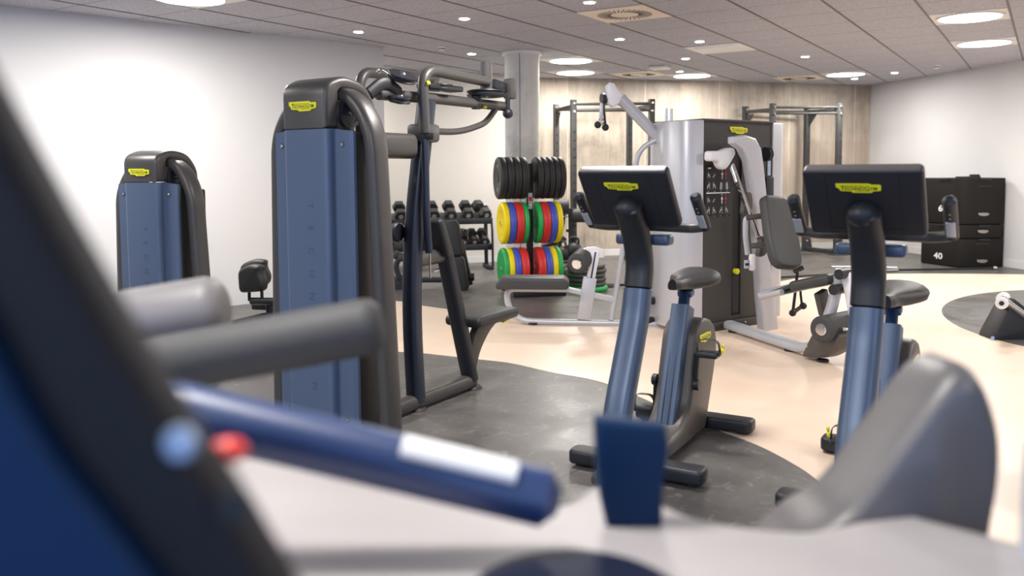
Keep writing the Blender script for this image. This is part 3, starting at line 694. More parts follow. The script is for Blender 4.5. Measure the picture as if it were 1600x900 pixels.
# ================================================================ SILVER MULTI STATION
MG = thing('multi_gym', 'silver and brown weight cabinet with high pulley boom, low row bench and padded leg seat', 'gym machine', (1.75, 7.2, 0), 0)
KF = Plane((1.53, 6.8), 35); kq = KF.sz
E_, Nn = KF.d, KF.n      # along the face, out of the face towards the viewer
Hc = 1.715
def foot2(pts): return [(p[0], p[1]) for p in pts]
def kp(s_, o_): p = KF.p0 + KF.d*s_ + KF.n*o_; return (p.x, p.y)
# core and front panel
core = [kp(0,-.021), kp(.86,-.021), kp(.86,-.55), kp(0,-.55)]
MB().prism(core, (0,0,.86), (1,0,0), (0,1,0), 1.66, .004).build('cabinet_core', 'cab', MG)
# front panel with its long slot: four boards round the opening
fp = MB()
def board(s0, s1, z0, z1, o_=0.0, th=.02):
    fp.box(kq((s0+s1)/2, (z0+z1)/2, o_-th/2), (s1-s0, th, z1-z0), 0.001, 1, R(35))
board(0,.36,.07,Hc); board(.47,.85,.07,Hc); board(.36,.47,.07,.11); board(.36,.47,1.50,Hc)
fp.build('front_panel', 'cab', MG)
MB().box(kq(.415,.80,-.0195), (.11,.003,1.44), 0, 1, R(35)).build('slot_back', 'black', MG)
MB().box(kq(.415,.29,-.012), (.085,.016,.34), .003, 1, R(35)).build('weight_stack', 'dark', MG)
lw = MB()
for k in range(15): lw.box(kq(.415,.135+k*.022,-.0025), (.085,.003,.004), 0, 1, R(35))
tag_ = lw.build('stack_gaps', 'black', MG)
MB().cyl(kq(.415,.475,-.02), kq(.415,.475,.02), .024, n=20).build('yellow_pin', 'yellow', MG)
MB().box(kq(.43,.035,-.06), (.84,.18,.07), .012, 2, R(35)).build('plinth', 'cab', MG)
for s_ in (.1,.5,.78): MB().cyl(kq(s_,.045,.025), kq(s_,.045,.036), .008, n=12).build('bolt', 'chrome', MG)
# silver rounded flanks
lf = rpoly([kp(-.004,.012), (1.38,6.77), (1.225,6.93), (1.20,7.25), kp(-.004,-.60)], [.005,.10,.14,.2,.02], 8)
MB().prism(lf, (0,0,.02+Hc/2), (1,0,0), (0,1,0), Hc-.03, .010).build('left_flank', 'silver', MG)
rf = rpoly([kp(.855,.012), kp(1.02,-.0), kp(1.10,-.12), kp(1.06,-.62), kp(.855,-.60)], [.005,.06,.08,.1,.02], 8)
MB().prism(rf, (0,0,.02+Hc/2), (1,0,0), (0,1,0), Hc-.03, .010).build('right_flank', 'silver', MG)
MB().prism([kp(-.0,.014), kp(.855,.014), kp(.855,-.58), kp(0,-.58)], (0,0,Hc+.006), (1,0,0), (0,1,0), .02, .004).build('top_plate', 'cab', MG)
for s_ in (-.08, -.02): 
    p = kq(s_-.03, 0, -.30); MB().cyl((p.x,p.y,Hc-.02), (p.x,p.y,Hc+.11), .011, n=12).build('guide_rod', 'chrome', MG)
for (x, y) in ((1.32,6.98),(2.3,7.45)): MB().cyl((x,y,0), (x,y,.03), .04).build('levelling_foot', 'rub', MG)
badge(MG, kq(.42,1.645,.002), E_, (0,0,1), .215)
# exercise chart
ch = MB().prism(rpoly([(-.155,-.205),(.155,-.205),(.155,.205),(-.155,.205)], .02), kq(.175,1.155,.004), E_, UPZ, .006, .001).build('exercise_chart', 'black', MG)
ic = MB(); icr = MB(); ici = MB()
def stroke(mb, pts, th=.006):
    for a, b2 in zip(pts, pts[1:]):
        mb.bar(kq(a[0],a[1],.008), kq(b2[0],b2[1],.008), .001, th, 0, up=tuple(KF.n.cross(V(b2[0]-a[0],0,0)) if False else (0,0,1)) if False else (0,0,1)) if False else mb._new(lambda b, a=a, b2=b2: _seg(b, a, b2, th))
def _seg(b, a, b2, th):
    dx, dz = b2[0]-a[0], b2[1]-a[1]; L_ = math.hypot(dx, dz) or 1; nx, nz = -dz/L_*th/2, dx/L_*th/2
    vs = [b.verts.new(kq(a[0]+nx, a[1]+nz, .0085)), b.verts.new(kq(b2[0]+nx, b2[1]+nz, .0085)), b.verts.new(kq(b2[0]-nx, b2[1]-nz, .0085)), b.verts.new(kq(a[0]-nx, a[1]-nz, .0085))]
    b.faces.new(vs)
def figure(mb, s_, z, k=1.0, flip=1):
    stroke(mb, [(s_-.012*flip*k, z+.022*k), (s_-.008*flip*k, z), (s_+.010*flip*k, z-.004*k), (s_+.014*flip*k, z-.024*k)], .006*k)
    stroke(mb, [(s_-.010*flip*k, z+.014*k), (s_+.012*flip*k, z+.012*k)], .004*k)
    stroke(mb, [(s_-.014*flip*k, z+.034*k), (s_-.008*flip*k, z+.034*k)], .009*k)
    stroke(mb, [(s_-.022*flip*k, z+.030*k), (s_-.022*flip*k, z-.030*k)], .003*k)
for r_ in (0, 1):
    z0 = 1.275 - r_*.20
    figure(ic, .065, z0, .65); stroke(ic, [(.11,z0-.015),(.135,z0+.012)], .004)
    for k in (0, 1):
        s_ = .22+.045*k; m_ = ic if k == 0 else icr
        stroke(m_, [(s_, z0+.030), (s_, z0-.030)], .009); stroke(m_, [(s_-.012, z0+.012), (s_+.012, z0+.012)], .010); stroke(m_, [(s_-.004,z0+.045),(s_+.004,z0+.045)], .010)
    for k in range(4):
        s_ = .055+.075*k; zz = z0-.085
        if r_ == 0 and k > 1: stroke(ici, [(s_,zz+.03),(s_,zz-.03)], .016)
        figure(ic, s_, zz, .8, 1 if k % 2 else -1)
        stroke(ic, [(s_-.003,zz-.042),(s_+.003,zz-.042)], .006)
stroke(ic, [(.05,1.335),(.085,1.335)], .010); stroke(ic, [(.15,1.335),(.20,1.335)], .008); stroke(ic, [(.035,1.135),(.315,1.135)], .008)
ic.build('chart_pictograms', 'inkw', ch); icr.build('red_pictogram', 'pr', ch); ici.build('muscle_pictogram', 'label', ch)
# white lever with lobed head
hd = rpoly([(-.0,-.045),(.10,-.045),(.13,-.10),(.19,-.125),(.24,-.08),(.32,.02),(.30,.075),(.23,.075),(.14,.045),(0,.045)], [.03,.02,.03,.05,.03,.05,.04,.03,.03,.03], 6)
MB().prism([(p[0]*.95, p[1]*.9) for p in hd], kq(-.065,1.43,.10), E_, UPZ, .08, .022, 3).build('lever_head', 'white', MG)
MB().cyl(kq(.18,1.44,.0), kq(.18,1.44,.09), .04).build('lever_axle', 'dark', MG)
# big arched silver upright in front of the cabinet
UQ = lambda x, y: KF.px(x, y, .22)
pts = [(1142,214),(1160,211),(1175,216),(1184,232),(1188,260),(1194,320),(1197,400),(1206,470),(1212,528),(1190,528),(1184,470),(1180,400),(1175,330),(1170,290),(1164,252),(1155,233),(1142,224)]
w3 = [UQ(*p) for p in pts]; o3 = KF.p0+KF.n*.22
poly = [((p-o3).dot(E_), p.z) for p in w3]
MB().prism(poly, o3, E_, UPZ, .085, .018, 3).build('arched_upright', 'silver', MG)
# pulley, snap hook and grip block at the right of the upright
MB().lathe([(-.02,.05),(-.02,.06),(0,.05),(.02,.06),(.02,.05)], kq(.72,1.45,.05), E_, 28).build('pulley', 'dark', MG)
MB().cyl(kq(.745,1.40,.05), kq(.745,1.27,.05), .018).build('snap_hook', 'chrome', MG)
MB().box(kq(.755,1.16,.04), (.10,.06,.20), .012, 2, R(35)).build('cable_block', 'dark', MG)
# ---- leg seat station
LP = Plane((1.78, 6.87), -72.5); lq = LP.sz
MB().tube([lq(-.02,.055), lq(.62,.05), lq(1.02,.05), lq(1.28,.22)], .052, .18, 20, h=.036, sq=3).build('base_rail', 'silver', MG)
for s_ in (.05, .80, 1.17): MB().cyl(lq(s_,0), lq(s_,.02), .04, n=20).build('rubber_foot', 'rub', MG)
tp = rpoly([(1.03,.015),(1.20,.03),(1.40,.14),(1.44,.24),(1.20,.27),(1.12,.16)], [.03,.1,.08,.03,.02,.1])
MB().prism(tp, LP.p0+LP.n*.0, LP.d, UPZ, .15, .012).build('toe_cover', 'side', MG)
for z, s_ in ((.10,1.10),(.17,1.22)): MB().cyl(lq(s_,z,.07), lq(s_,z,.08), .007, n=10).build('bolt', 'chrome', MG)
MB().bar(lq(1.22,.285,.03), lq(1.44,.275,.03), .05, .012, .003).build('toe_bracket', 'chrome', MG)
sr0, sr1 = at(1188,462,6.50), at(1322,430,5.75)
MB().tube([sr0, (sr0+sr1)/2, sr1], .030, .2, 18, h=.036).build('seat_rail', 'silver', MG)
MB().tube([at(1310,432,5.80), at(1303,470,5.82), at(1287,520,5.84)], .035, .1, 16, h=.045, sq=3).build('front_strut', 'silver', MG)
MB().bar(at(1282,455,5.95), at(1290,490,5.98), .05, .10, .01).build('strut_bracket', 'side', MG)
kn = [at(1319,428,5.70), at(1310,452,5.74)]
for c0 in kn: 
    MB().cyl(c0+V(-.05,-.03,0), c0+V(.05,.05,0), .036, n=20).build('end_plug', 'dark', MG)
MB().bar(at(1322,425,5.72), at(1336,500,5.66), .05, .07, .02, seg=3).build('roller_arm', 'white', MG)
a = at(1283,515,5.55); b2 = at(1338,503,5.85)
rl = MB().cyl(a, b2, .090, n=40, bev=.02).build('foam_roller', 'foam', MG)
dd = (a-b2).normalized()
MB().cyl(a+dd*.012, a-dd*.02, .040, n=28, bev=.006).build('roller_cap', 'chrome', rl)
# thigh pads (seen edge on) and lever bar
MB().bar(at(1210,458,6.35), at(1262,440,6.15), .20, .035, .014, seg=3).build('seat_cushion', 'padgrey', MG)
MB().bar(at(1250,446,6.10), at(1313,433,5.85), .30, .075, .028, seg=4).build('seat_cushion', 'padgrey', MG)
MB().bar(at(1205,462,6.3), at(1300,442,5.95), .10, .015, .004).build('cushion_rail', 'dark', MG)
MB().cyl(at(1190,463,6.30), at(1222,456,6.10), .022, n=20).build('grip', 'silver', MG)
# back cushion
p1 = at(1208,308,6.42); p2 = at(1230,420,6.18); uy = (p1-p2).normalized(); nrm = V(.42,-.9,.1); ux = nrm.cross(uy).normalized(); ux = ux if ux.x > 0 else -ux
hh = (p1-p2).length/2
bc = rpoly([(-.125,-hh),(.125,-hh),(.150,-hh*.3),(.118,hh),(-.118,hh),(-.150,-hh*.3)], [.085,.085,.2,.055,.055,.2], 8)
MB().prism(bc, (p1+p2)/2, ux, uy, .085, .024, 4).build('back_cushion', 'padgrey', MG)
mid = (p1+p2)/2; bk = ux.cross(uy); bk = bk if bk.y > 0 else -bk
MB().bar(p1-uy*.06+bk*.06, p2+uy*.02+bk*.06, .06, .03, .006, up=tuple(bk)).build('cushion_spine', 'dark', MG)
for f in (.22, .62): MB().cyl(p1-uy*hh*2*f+bk*.05, p1-uy*hh*2*f+bk*.15-ux*.16, .022).build('cushion_bracket', 'side', MG)
# linkage from the lever head
MB().bar(at(1144,258,6.72), at(1184,372,6.40), .018, .055, .004, up=(.2,-1,0)).build('link_bar', 'chrome', MG)
for (x, y, Y_, r_) in ((1166,318,6.62,.062),(1190,385,6.45,.055)):
    c0 = at(x,y,Y_); pr = rpoly([(-r_,-r_*1.5),(r_*.5,-r_*1.3),(r_,0),(r_*.6,r_*1.5),(-r_*.4,r_*1.3)], r_*.7)
    MB().prism(pr, c0, E_, UPZ, .05, .01).build('cam_plate', 'side', MG)
MB().cyl(at(1144,262,6.70), at(1152,285,6.66), .022).build('swivel', 'chrome', MG)
MB().tube([at(1178,338,6.5), at(1165,340,6.5), at(1164,365,6.5), at(1168,398,6.5)], .020, .06, 16).build('handle', 'silver', MG)
MB().box(at(1175,410,6.48), (.05,.05,.13), .02, 3).build('latch_block', 'white', MG)
MB().box(at(1167,413,6.42), (.045,.012,.065), .006, 2).build('number_plate', 'label', MG)
MB().box(at(1167,413,6.42)+V(0,-.007,0), (.03,.002,.02), 0).build('plate_marking', 'ink', MG)
# ---- low row bench
LR = Plane((0, 7.24), -5); P_ = LR.px; nY = -LR.n
MB().tube([P_(890,452), P_(792,451), P_(793,478), P_(812,501), P_(850,503), P_(1100,508)], .027, .16, 20, bend=8).build('bench_frame', 'silver', MG)
MB().bar(P_(872,449), P_(960,468), .05, .045, .01).build('seat_beam', 'silver', MG)
sc = P_(833,440)
MB().prism(rpoly([(-.31,-.052),(.30,-.052),(.31,.0),(.27,.045),(-.27,.045),(-.31,.0)], .02), sc, LR.d, UPZ, .28, .02, 3).build('bench_cushion', 'padgrey', MG)
for (a0, a1, b0, b1, wd) in (((912,499),(922,434),0,0,.115),): MB().bar(P_(*a0), P_(*a1), wd, .06, .006, up=tuple(LR.n)).build('post_sleeve', 'silver', MG)
MB().bar(P_(922,440,-.01), P_(931,392,-.01), .075, .035, .01, up=tuple(LR.n)).build('adjust_plate', 'white', MG)
MB().bar(P_(923.5,436,.012), P_(930.5,394,.012), .012, .004, 0, up=tuple(LR.n)).build('adjust_slot', 'navy', MG)
hp = [(903,402),(912,388),(930,385),(943,390),(945,402),(934,404),(926,400),(912,412)]
o4 = LR.p0; pl2 = [((P_(*p)-o4).dot(LR.d), P_(*p).z) for p in hp]
MB().prism(pl2, o4+nY*.02, LR.d, UPZ, .03, .008).build('roller_plate', 'white', MG)
a = P_(901,413,.14); b2 = P_(915,400,-.12)
r2 = MB().cyl(a, b2, .088, n=36, bev=.02).build('foam_roller', 'foam', MG); dd = (a-b2).normalized()
MB().cyl(a+dd*.01, a-dd*.02, .043, n=28, bev=.006).build('roller_cap', 'chrome', r2)
MB().tube([P_(955,500), P_(974,385), P_(991,278), P_(997,232), P_(1040,212)], .022, .22, 18, bend=8).build('curved_brace', 'silver', MG)
for (x, y) in ((1016,469),(1014,500)): MB().cyl(P_(x-8,y,.02), P_(x+6,y+1,-.02), .034).build('footplate_stub', 'dark', MG)
MB().cyl(P_(833,506), P_(833,503.5), .045, n=20).build('rubber_foot', 'rub', MG)
# ---- high pulley boom
PB = lambda x, y: at(x, y, 7.15)
MB().tube([PB(1050,238), PB(1000,185), PB(968,152)], .048, .1, 24).build('boom', 'silver', MG)
bh = [(946,134),(952,129),(959,131),(966,142),(973,150),(966,163),(957,168),(950,163),(947,150)]
o5 = V(0,7.15,0)
MB().prism([(PB(*p).x, PB(*p).z) for p in bh], o5, (1,0,0), (0,0,1), .10, .02, 3).build('boom_head', 'white', MG)
MB().lathe([(-.02,.03),(-.02,.042),(0,.034),(.02,.042),(.02,.03)], PB(943,154), (1,.3,0), 24).build('pulley', 'dark', MG)
MB().bar(PB(941,148), PB(950,145), .03, .03, .006).build('pulley_fork', 'chrome', MG)
hg = thing('pull_handle', 'double cable handle with black ball ends hanging from the white boom head', 'cable handle', tuple(PB(940,175)), 0)
MB().bar(PB(940.5,160), PB(938.5,190), .03, .018, .004, up=(0,1,0)).build('strap', 'silver', hg)
MB().tube([PB(943,160), PB(944,175), PB(946,196)], .010, .03, 10).build('cord', 'black', hg)
for (x, y) in ((934,195),(946,199)): MB().ball(PB(x,y), .030).build('ball', 'dark', hg)
MB().ball(PB(939.5,190), .028).build('swivel', 'chrome', hg)
h2 = thing('pull_handle', 'black cable handle with ball ends hanging below the grey back cushion', 'cable handle', tuple(at(1245,450,6.6)), 0)
A_ = lambda x, y: at(x, y, 6.6)
MB().tube([A_(1246,425), A_(1244,445), A_(1239,486)], .012, .02, 10).build('cord', 'black', h2)
MB().tube([A_(1250,440), A_(1251,460), A_(1253,476)], .010, .02, 10).build('cord', 'black', h2)
MB().cyl(A_(1240,488), A_(1254,478), .016).build('grip', 'side', h2)
for (x, y) in ((1238.5,489),(1255,478)): MB().ball(A_(x,y), .028).build('ball', 'black', h2)
MB().cyl(A_(1240,424), A_(1255,418), .02).build('hanger_pin', 'dark', h2)
# ================================================================ SQUAT RACKS
def squat_rack(name_label, F1, F2, B1_, B2_, H):
    cx = sum(p[0] for p in (F1,F2,B1_,B2_))/4; cy = sum(p[1] for p in (F1,F2,B1_,B2_))/4
    t = thing('squat_rack', name_label, 'squat rack', (cx, cy, 0), 0, 'squat racks by the concrete wall')
    fx = (Vector(F2)-Vector(F1)).normalized(); fy = (Vector(B1_)-Vector(F1)).normalized()
    X = V(fx.x, fx.y, 0); Y = V(fy.x, fy.y, 0)
    for p in (F1, F2, B1_, B2_):
        b = V(p[0], p[1], 0)
        u = MB().bar(b+V(0,0,.01), b+V(0,0,H), .075, .075, .004, up=tuple(Y)).build('upright', 'steel', t)
        ho = MB(); z = .35
        while z < H-.35:
            ho.cyl(b+V(0,0,z)-Y*.0405+X*.0, b+V(0,0,z)-Y*.037, .014, n=10, bev=0); z += .115
        ho.build('peg_holes', 'black', u)
        pl = MB().prism([(-.10,0),(.10,0),(.045,.30),(-.045,.30)], b-Y*.042, X, UPZ, .008, .001).build('foot_gusset', 'steel', t)
        MB().box(b+V(0,0,.006), (.24,.20,.012), .002, 1, math.atan2(X.y, X.x)).build('foot_plate', 'steel', t)
        for z in (.06,.17,H-.05,H-.16): MB().cyl(b-Y*.040+V(0,0,z), b-Y*.052+V(0,0,z), .017, n=10).build('bolt', 'chrome', u)
    v = lambda p, z: V(p[0], p[1], z)
    for (p, q_, z, nm, r) in ((F1,F2,H-.06,'pull_up_bar',.020),(F1,F2,H-.15,'cross_bar',.018),(B1_,B2_,H-.08,'cross_bar',.020)):
        MB().cyl(v(p,z), v(q_,z), r, n=14).build(nm, 'steel', t)
    for (p, q_) in ((F1,B1_),(F2,B2_)):
        MB().bar(v(p,H-.09), v(q_,H-.09), .05, .05, .003).build('side_rail', 'steel', t)
        MB().bar(v(p,.04), v(q_,.04), .06, .06, .003).build('floor_rail', 'steel', t)
        d = (v(q_,0)-v(p,0)).normalized(); e = v(q_, H-.13)
        MB().prism([(0,0),(-.22,0),(0,-.24)], e, d, UPZ, .008).build('corner_gusset', 'steel', t)
    for p in (F1, F2):
        MB().box(v(p,.95)-Y*.085, (.06,.10,.07), .008, 2, math.atan2(X.y,X.x)).build('bar_hook', 'dark', t)
    return t
squat_rack('grey steel squat rack by the concrete wall behind the white pulley boom', (.855,11.75), (1.93,11.75), (.66,12.55), (1.735,12.55), 2.29)
squat_rack('grey steel squat rack by the concrete wall near the right corner', (3.95,12.90), (4.985,12.98), (3.70,13.50), (4.72,13.62), 2.31)

# ================================================================ DUMBBELL RACK AND DUMBBELLS
def rackpt(x, Y): return at(x, 300, Y).x
DR = thing('dumbbell_rack', 'black two-tier dumbbell rack standing against the cream wall', 'dumbbell rack', (-1.0, 11.35, 0), R(13))
dfx = frame_of(DR); dX = dfx.to_3x3() @ V(1,0,0); dY = dfx.to_3x3() @ V(0,1,0)
D = lambda x, y, z: dfx @ V(x, y, z)
SH = [(.60,.30), (.245,.0)]
for (z, k) in ((.665,0), (.315,1)):
    MB().bar(D(-.95,.0,z+.03), D(.72,.0,z+.03), .34, .045, .006, up=tuple((V(0,0,1)-dY*.28))).build('shelf', 'dark', DR)
    MB().bar(D(-.95,-.17,z-.01), D(.72,-.17,z-.01), .03, .08, .006).build('shelf_lip', 'dark', DR)
for x in (-.93, .69):
    MB().bar(D(x,.12,0), D(x,.16,.85), .05, .07, .006).build('leg', 'dark', DR)
    MB().tube([D(x+.02,-.22,.02), D(x+.02,-.20,.55), D(x+.02,-.08,.75), D(x+.02,.15,.83)], .016, .15, 12).build('side_tube', 'dark', DR)
    MB().bar(D(x,-.25,.025), D(x,.25,.025), .06, .05, .006).build('foot', 'dark', DR)
def dumbbell_meshes(k):
    hexr, hl, L_ = .068*k, .095*k, .145
    return hexr, hl, L_
first = None
def dumbbell(loc, rz, tilt, k, label, group):
    t = thing('dumbbell', label, 'dumbbell', loc, rz, group)
    fx = frame_of(t); 
    A = lambda y, z=0: fx @ V(0, y*math.cos(tilt), y*math.sin(tilt)+z)
    for sg in (-1, 1):
        a, b2 = A(sg*(.065)), A(sg*(.065+.085*k)); MB().cyl(a, b2, .072*k, n=6, bev=.010*k).build('hex_head', 'rub', t, ang=25)
        d_ = (b2-a).normalized(); MB().cyl(b2-d_*.001, b2+d_*.0015, .026*k, n=12, bev=0).build('weight_number', 'inkg', t)
    MB().cyl(A(-.07), A(.07), .016, n=14, bev=0).build('handle', 'chrome', t)
    return t
lab = {}
xs = [(-.86,'leftmost'),(-.50,'second'),(-.29,'third'),(-.065,'fourth'),(.165,'fifth'),(.395,'sixth'),(.60,'rightmost')]
ref = dumbbell(tuple(D(-.86,-.01,.795)), R(13), R(24), 1.22, 'black hex dumbbell at the left end of the upper rack tier', 'dumbbells on the upper tier')
names = ['', 'black hex dumbbell just right of the cable column on the upper tier', 'black hex dumbbell on the upper tier above the folded bench back', 'black hex dumbbell on the upper tier, middle of the visible row', 'black hex dumbbell on the upper tier, third from the right end', 'black hex dumbbell on the upper tier, second from the right end', 'black hex dumbbell at the right end of the upper rack tier']
for (x, _), n_ in list(zip(xs, names))[1:]:
    d_ = dup(ref, tuple(D(x,-.01,.795)), R(13), n_)
    if x == .60: d_.rotation_euler.z = R(30)
lows = [(-.84,'black hex dumbbell at the left end of the lower rack tier'),(-.66,'black hex dumbbell second from the left on the lower rack tier'),(.20,'small black hex dumbbell on the lower tier beside the folded bench'),(.34,'small black hex dumbbell on the lower tier, third from the right end'),(.48,'small black hex dumbbell on the lower tier, second from the right end'),(.62,'small black hex dumbbell at the right end of the lower rack tier')]
ref2 = None
for x, n_ in lows:
    if ref2 is None: ref2 = dumbbell(tuple(D(x,-.01,.43)), R(13), R(24), 1.0, n_, 'dumbbells on the lower tier')
    else: dup(ref2, tuple(D(x,-.01,.43)), R(13), n_)

# ================================================================ WEIGHT PLATE TREE
TR = thing('plate_tree', 'black weight plate tree beside the concrete column, holding three rows of plates', 'plate rack', (.19, 9.12, 0), R(13))
tfx = frame_of(TR); tX = tfx.to_3x3() @ V(1,0,0); tY = tfx.to_3x3() @ V(0,1,0)
Tq = lambda x, y, z: tfx @ V(x, y, z)
MB().bar(Tq(0,0,.03), Tq(0,0,1.40), .065, .065, .005, up=tuple(tY)).build('mast', 'black', TR)
MB().bar(Tq(-.24,-.27,.03), Tq(.32,-.27,.03), .07, .06, .006).build('front_foot', 'black', TR)
MB().bar(Tq(-.24,.30,.03), Tq(.30,.30,.03), .07, .06, .006).build('rear_foot', 'black', TR)
MB().bar(Tq(0,-.27,.03), Tq(0,.30,.03), .07, .06, .006).build('spine_foot', 'black', TR)
lp = MB().box(Tq(0,-.036,1.0), (.045,.004,.17), .001, 1, R(13)).build('rating_label', 'inkw', TR)
tl = MB().add(text_mesh('CE'), tmat(Tq(.0,-.0387,.96), V(0,0,1), -tX, .05)); tl.build('label_lettering', 'ink', lp)
MB().box(Tq(0,-.0387,1.02), (.035,.001,.05), 0, 1, R(13)).build('label_mark', 'pr', lp)
ROWZ = (1.245, .765, .275)
for z in ROWZ:
    for sg in (-1, 1): MB().cyl(Tq(sg*.03,0,z), Tq(sg*.325,0,z), .024, n=20).build('peg', 'chrome', TR)
protoP = {}
colname = dict(py='yellow', pb='blue', pr='red', pg='green', rub='black')
def plate(x, z, sg, m, th, label, group, r=.225):
    key = (m, th, r)
    loc = Tq(x, 0, z)
    if key not in protoP:
        t = thing('weight_plate', label, 'weight plate', tuple(loc), R(13) + (0 if sg > 0 else PI), group)
        fx = frame_of(t); ax = fx.to_3x3() @ V(1,0,0)
        MB().lathe([(-th/2+.006,.026),(-th/2+.006,.075),(-th/2+.004,.080),(-th/2+.006,.16),(-th/2,.175),(-th/2,r-.012),(-th/2+.012,r),(th/2-.012,r),(th/2,r-.012),(th/2,.175),(th/2-.006,.16),(th/2-.004,.080),(th/2-.006,.075),(th/2-.006,.026)], loc, ax, 48).build('plate_body', m, t, ang=50)
        MB().lathe([(-th/2,.0255),(-th/2,.052),(th/2,.052),(th/2,.0255)], loc, ax, 28).build('hub', 'steel' if m == 'rub' else m, t)
        tx = MB(); fy = ax.cross(V(0,0,1))
        for k in (1, -1):
            tx.add(text_mesh({'py':'15','pb':'20','pr':'25','pg':'10','rub':'20'}[m]), tmat(loc+ax*(th/2-.0035)+V(0,0,k*.125), V(0,1,0) if False else ax.cross(V(0,0,1))*-1, V(0,0,1), .05))
        tx.build('weight_number', 'inkg' if m != 'rub' else 'inkw', t)
        protoP[key] = t; return t
    return dup(protoP[key], tuple(loc), R(13)+(0 if sg > 0 else PI), label, group)
def row(z, sg, items, rowname):
    x = .05
    for k, (m, th, r) in enumerate(items):
        side_ = 'left' if sg < 0 else 'right'
        pos = 'outermost' if k == len(items)-1 else ('innermost' if k == 0 else ('second from the post' if k == 1 else ('third from the post' if k == 2 else 'fourth from the post')))
        lb = f'{colname[m]} rubber weight plate on the {rowname} {side_} peg, {pos}'
        plate(sg*(x+th/2), z, sg, m, th, lb, f'plates on the {rowname} {side_} peg', r); x += th+.0015
row(ROWZ[0], -1, [('rub',.075,.225)]*4, 'upper'); row(ROWZ[0], 1, [('rub',.060,.225)]*5, 'upper')
row(ROWZ[1], -1, [('pg',.050,.225),('pr',.085,.225),('pb',.070,.225),('py',.060,.225)], 'middle'); row(ROWZ[1], 1, [('pg',.050,.225),('pr',.085,.225),('pb',.070,.225),('py',.060,.225)], 'middle')
row(ROWZ[2], -1, [('pr',.085,.225),('pb',.070,.225),('py',.060,.225),('pg',.050,.225)], 'lower'); row(ROWZ[2], 1, [('pr',.085,.225),('pb',.070,.225),('py',.060,.225),('pg',.050,.225)], 'lower')
# stack of plates flat on the floor
c = onz(916, 452); sx_, sy_ = c.x, 9.35
z = 0.0; sref = None
for k, (m, th, r) in enumerate([('pg',.055,.235),('rub',.048,.215),('rub',.048,.222),('rub',.048,.217),('rub',.048,.220),('rub',.048,.215)]):
    nm = ['green rubber plate lying at the bottom of the floor stack','lowest black plate of the floor stack, just above the green one','second lowest black plate of the floor stack','middle black plate of the floor stack','second highest black plate of the floor stack','top black plate of the floor stack'][k]
    if m == 'pg' or sref is None or True:
        if m == 'rub' and sref is not None:
            t = dup(sref, (sx_+random.uniform(-.01,.01), sy_, z), 0, nm, 'plates stacked on the floor'); t.scale = (r/.215, r/.215, 1)
        else:
            t = thing('weight_plate', nm, 'weight plate', (sx_, sy_, z), 0, 'plates stacked on the floor')
            MB().lathe([(0,.03),(0,r-.012),(.012,r),(th-.014,r),(th-.002,r-.014),(th-.004,.17),(th-.012,.16),(th-.012,.06),(th-.002,.055),(th-.002,.03)], (sx_,sy_,z), (0,0,1), 48).build('plate_body', 'iron' if m == 'rub' else m, t, ang=50)
            MB().lathe([(th-.004,.026),(th-.001,.026),(th-.001,.052),(th-.004,.052)], (sx_,sy_,z), (0,0,1), 28).build('hub', 'steel', t)
            if m == 'rub': sref = t
    z += th
# ================================================================ ACCESSORY TOWER WITH ROLLERS AND KETTLEBELLS BEHIND THE TREE
AT = thing('accessory_rack', 'dark accessory rack with two foam rollers behind the plate tree', 'storage rack', (.75, 10.6, 0), 0)
G = lambda x, y: at(x, y, 10.6)
MB().bar(V(.75,10.6,.03), G(893,325), .08, .06, .006, up=(0,1,0)).build('mast', 'steel', AT)
MB().bar(V(.55,10.6,.08), G(882,335), .035, .035, .004, up=(0,1,0)).build('rear_tube', 'dark', AT)
MB().bar(V(.42,10.6,.03), V(1.05,10.6,.03), .10, .06, .01).build('base', 'dark', AT)
MB().cyl(G(864,324), G(889,323), .092, n=28, bev=.015).build('foam_roller', 'foam', AT)
MB().cyl(G(893,337), G(920,337), .085, n=28, bev=.015).build('foam_roller', 'foam', AT)
for (x, y) in ((880,348),(886,360),(897,352),(900,372)): MB().cyl(G(x,y), G(x,y)+V(0,-.09,.0), .018, n=12).build('peg', 'dark', AT)
for (x, y) in ((880,338),(886,337)): MB().ball(G(x,y)+V(0,-.05,0), .018).build('bolt', 'chrome', AT)
MB().bar(G(846,385), G(884,372), .30, .05, .02).build('upper_shelf', 'dark', AT)
MB().bar(G(870,408), G(905,408), .30, .03, .01).build('lower_shelf', 'dark', AT)
kb = None
for k, (x, y, Y_) in enumerate([(868,424,10.25),(884,428,10.2),(902,424,10.25),(880,396,10.4),(897,390,10.4)]):
    p = at(x, y, Y_); 
    if kb is None:
        kb = t = thing('kettlebell', 'x', 'kettlebell', tuple(p), 0, 'kettlebells behind the plate tree')
        MB().lathe([(-.10,.05),(-.095,.07),(-.05,.098),(0,.105),(.05,.088),(.085,.04)], p, (0,0,1), 24).build('body', 'rub', t, ang=60)
        MB().tube([p+V(-.055,0,.05), p+V(-.06,0,.15), p+V(.06,0,.15), p+V(.055,0,.05)], .015, .05, 12).build('handle', 'steel', t)
    else: t = dup(kb, tuple(p), k*.7)
    t['label'] = ['black kettlebell at the lower left behind the coloured plates','black kettlebell at the lower middle beside the foam roller of the bench','black kettlebell at the lower right near the plate stack','black kettlebell on the shelf just right of the middle plates','black kettlebell on the shelf close to the rack mast'][k]

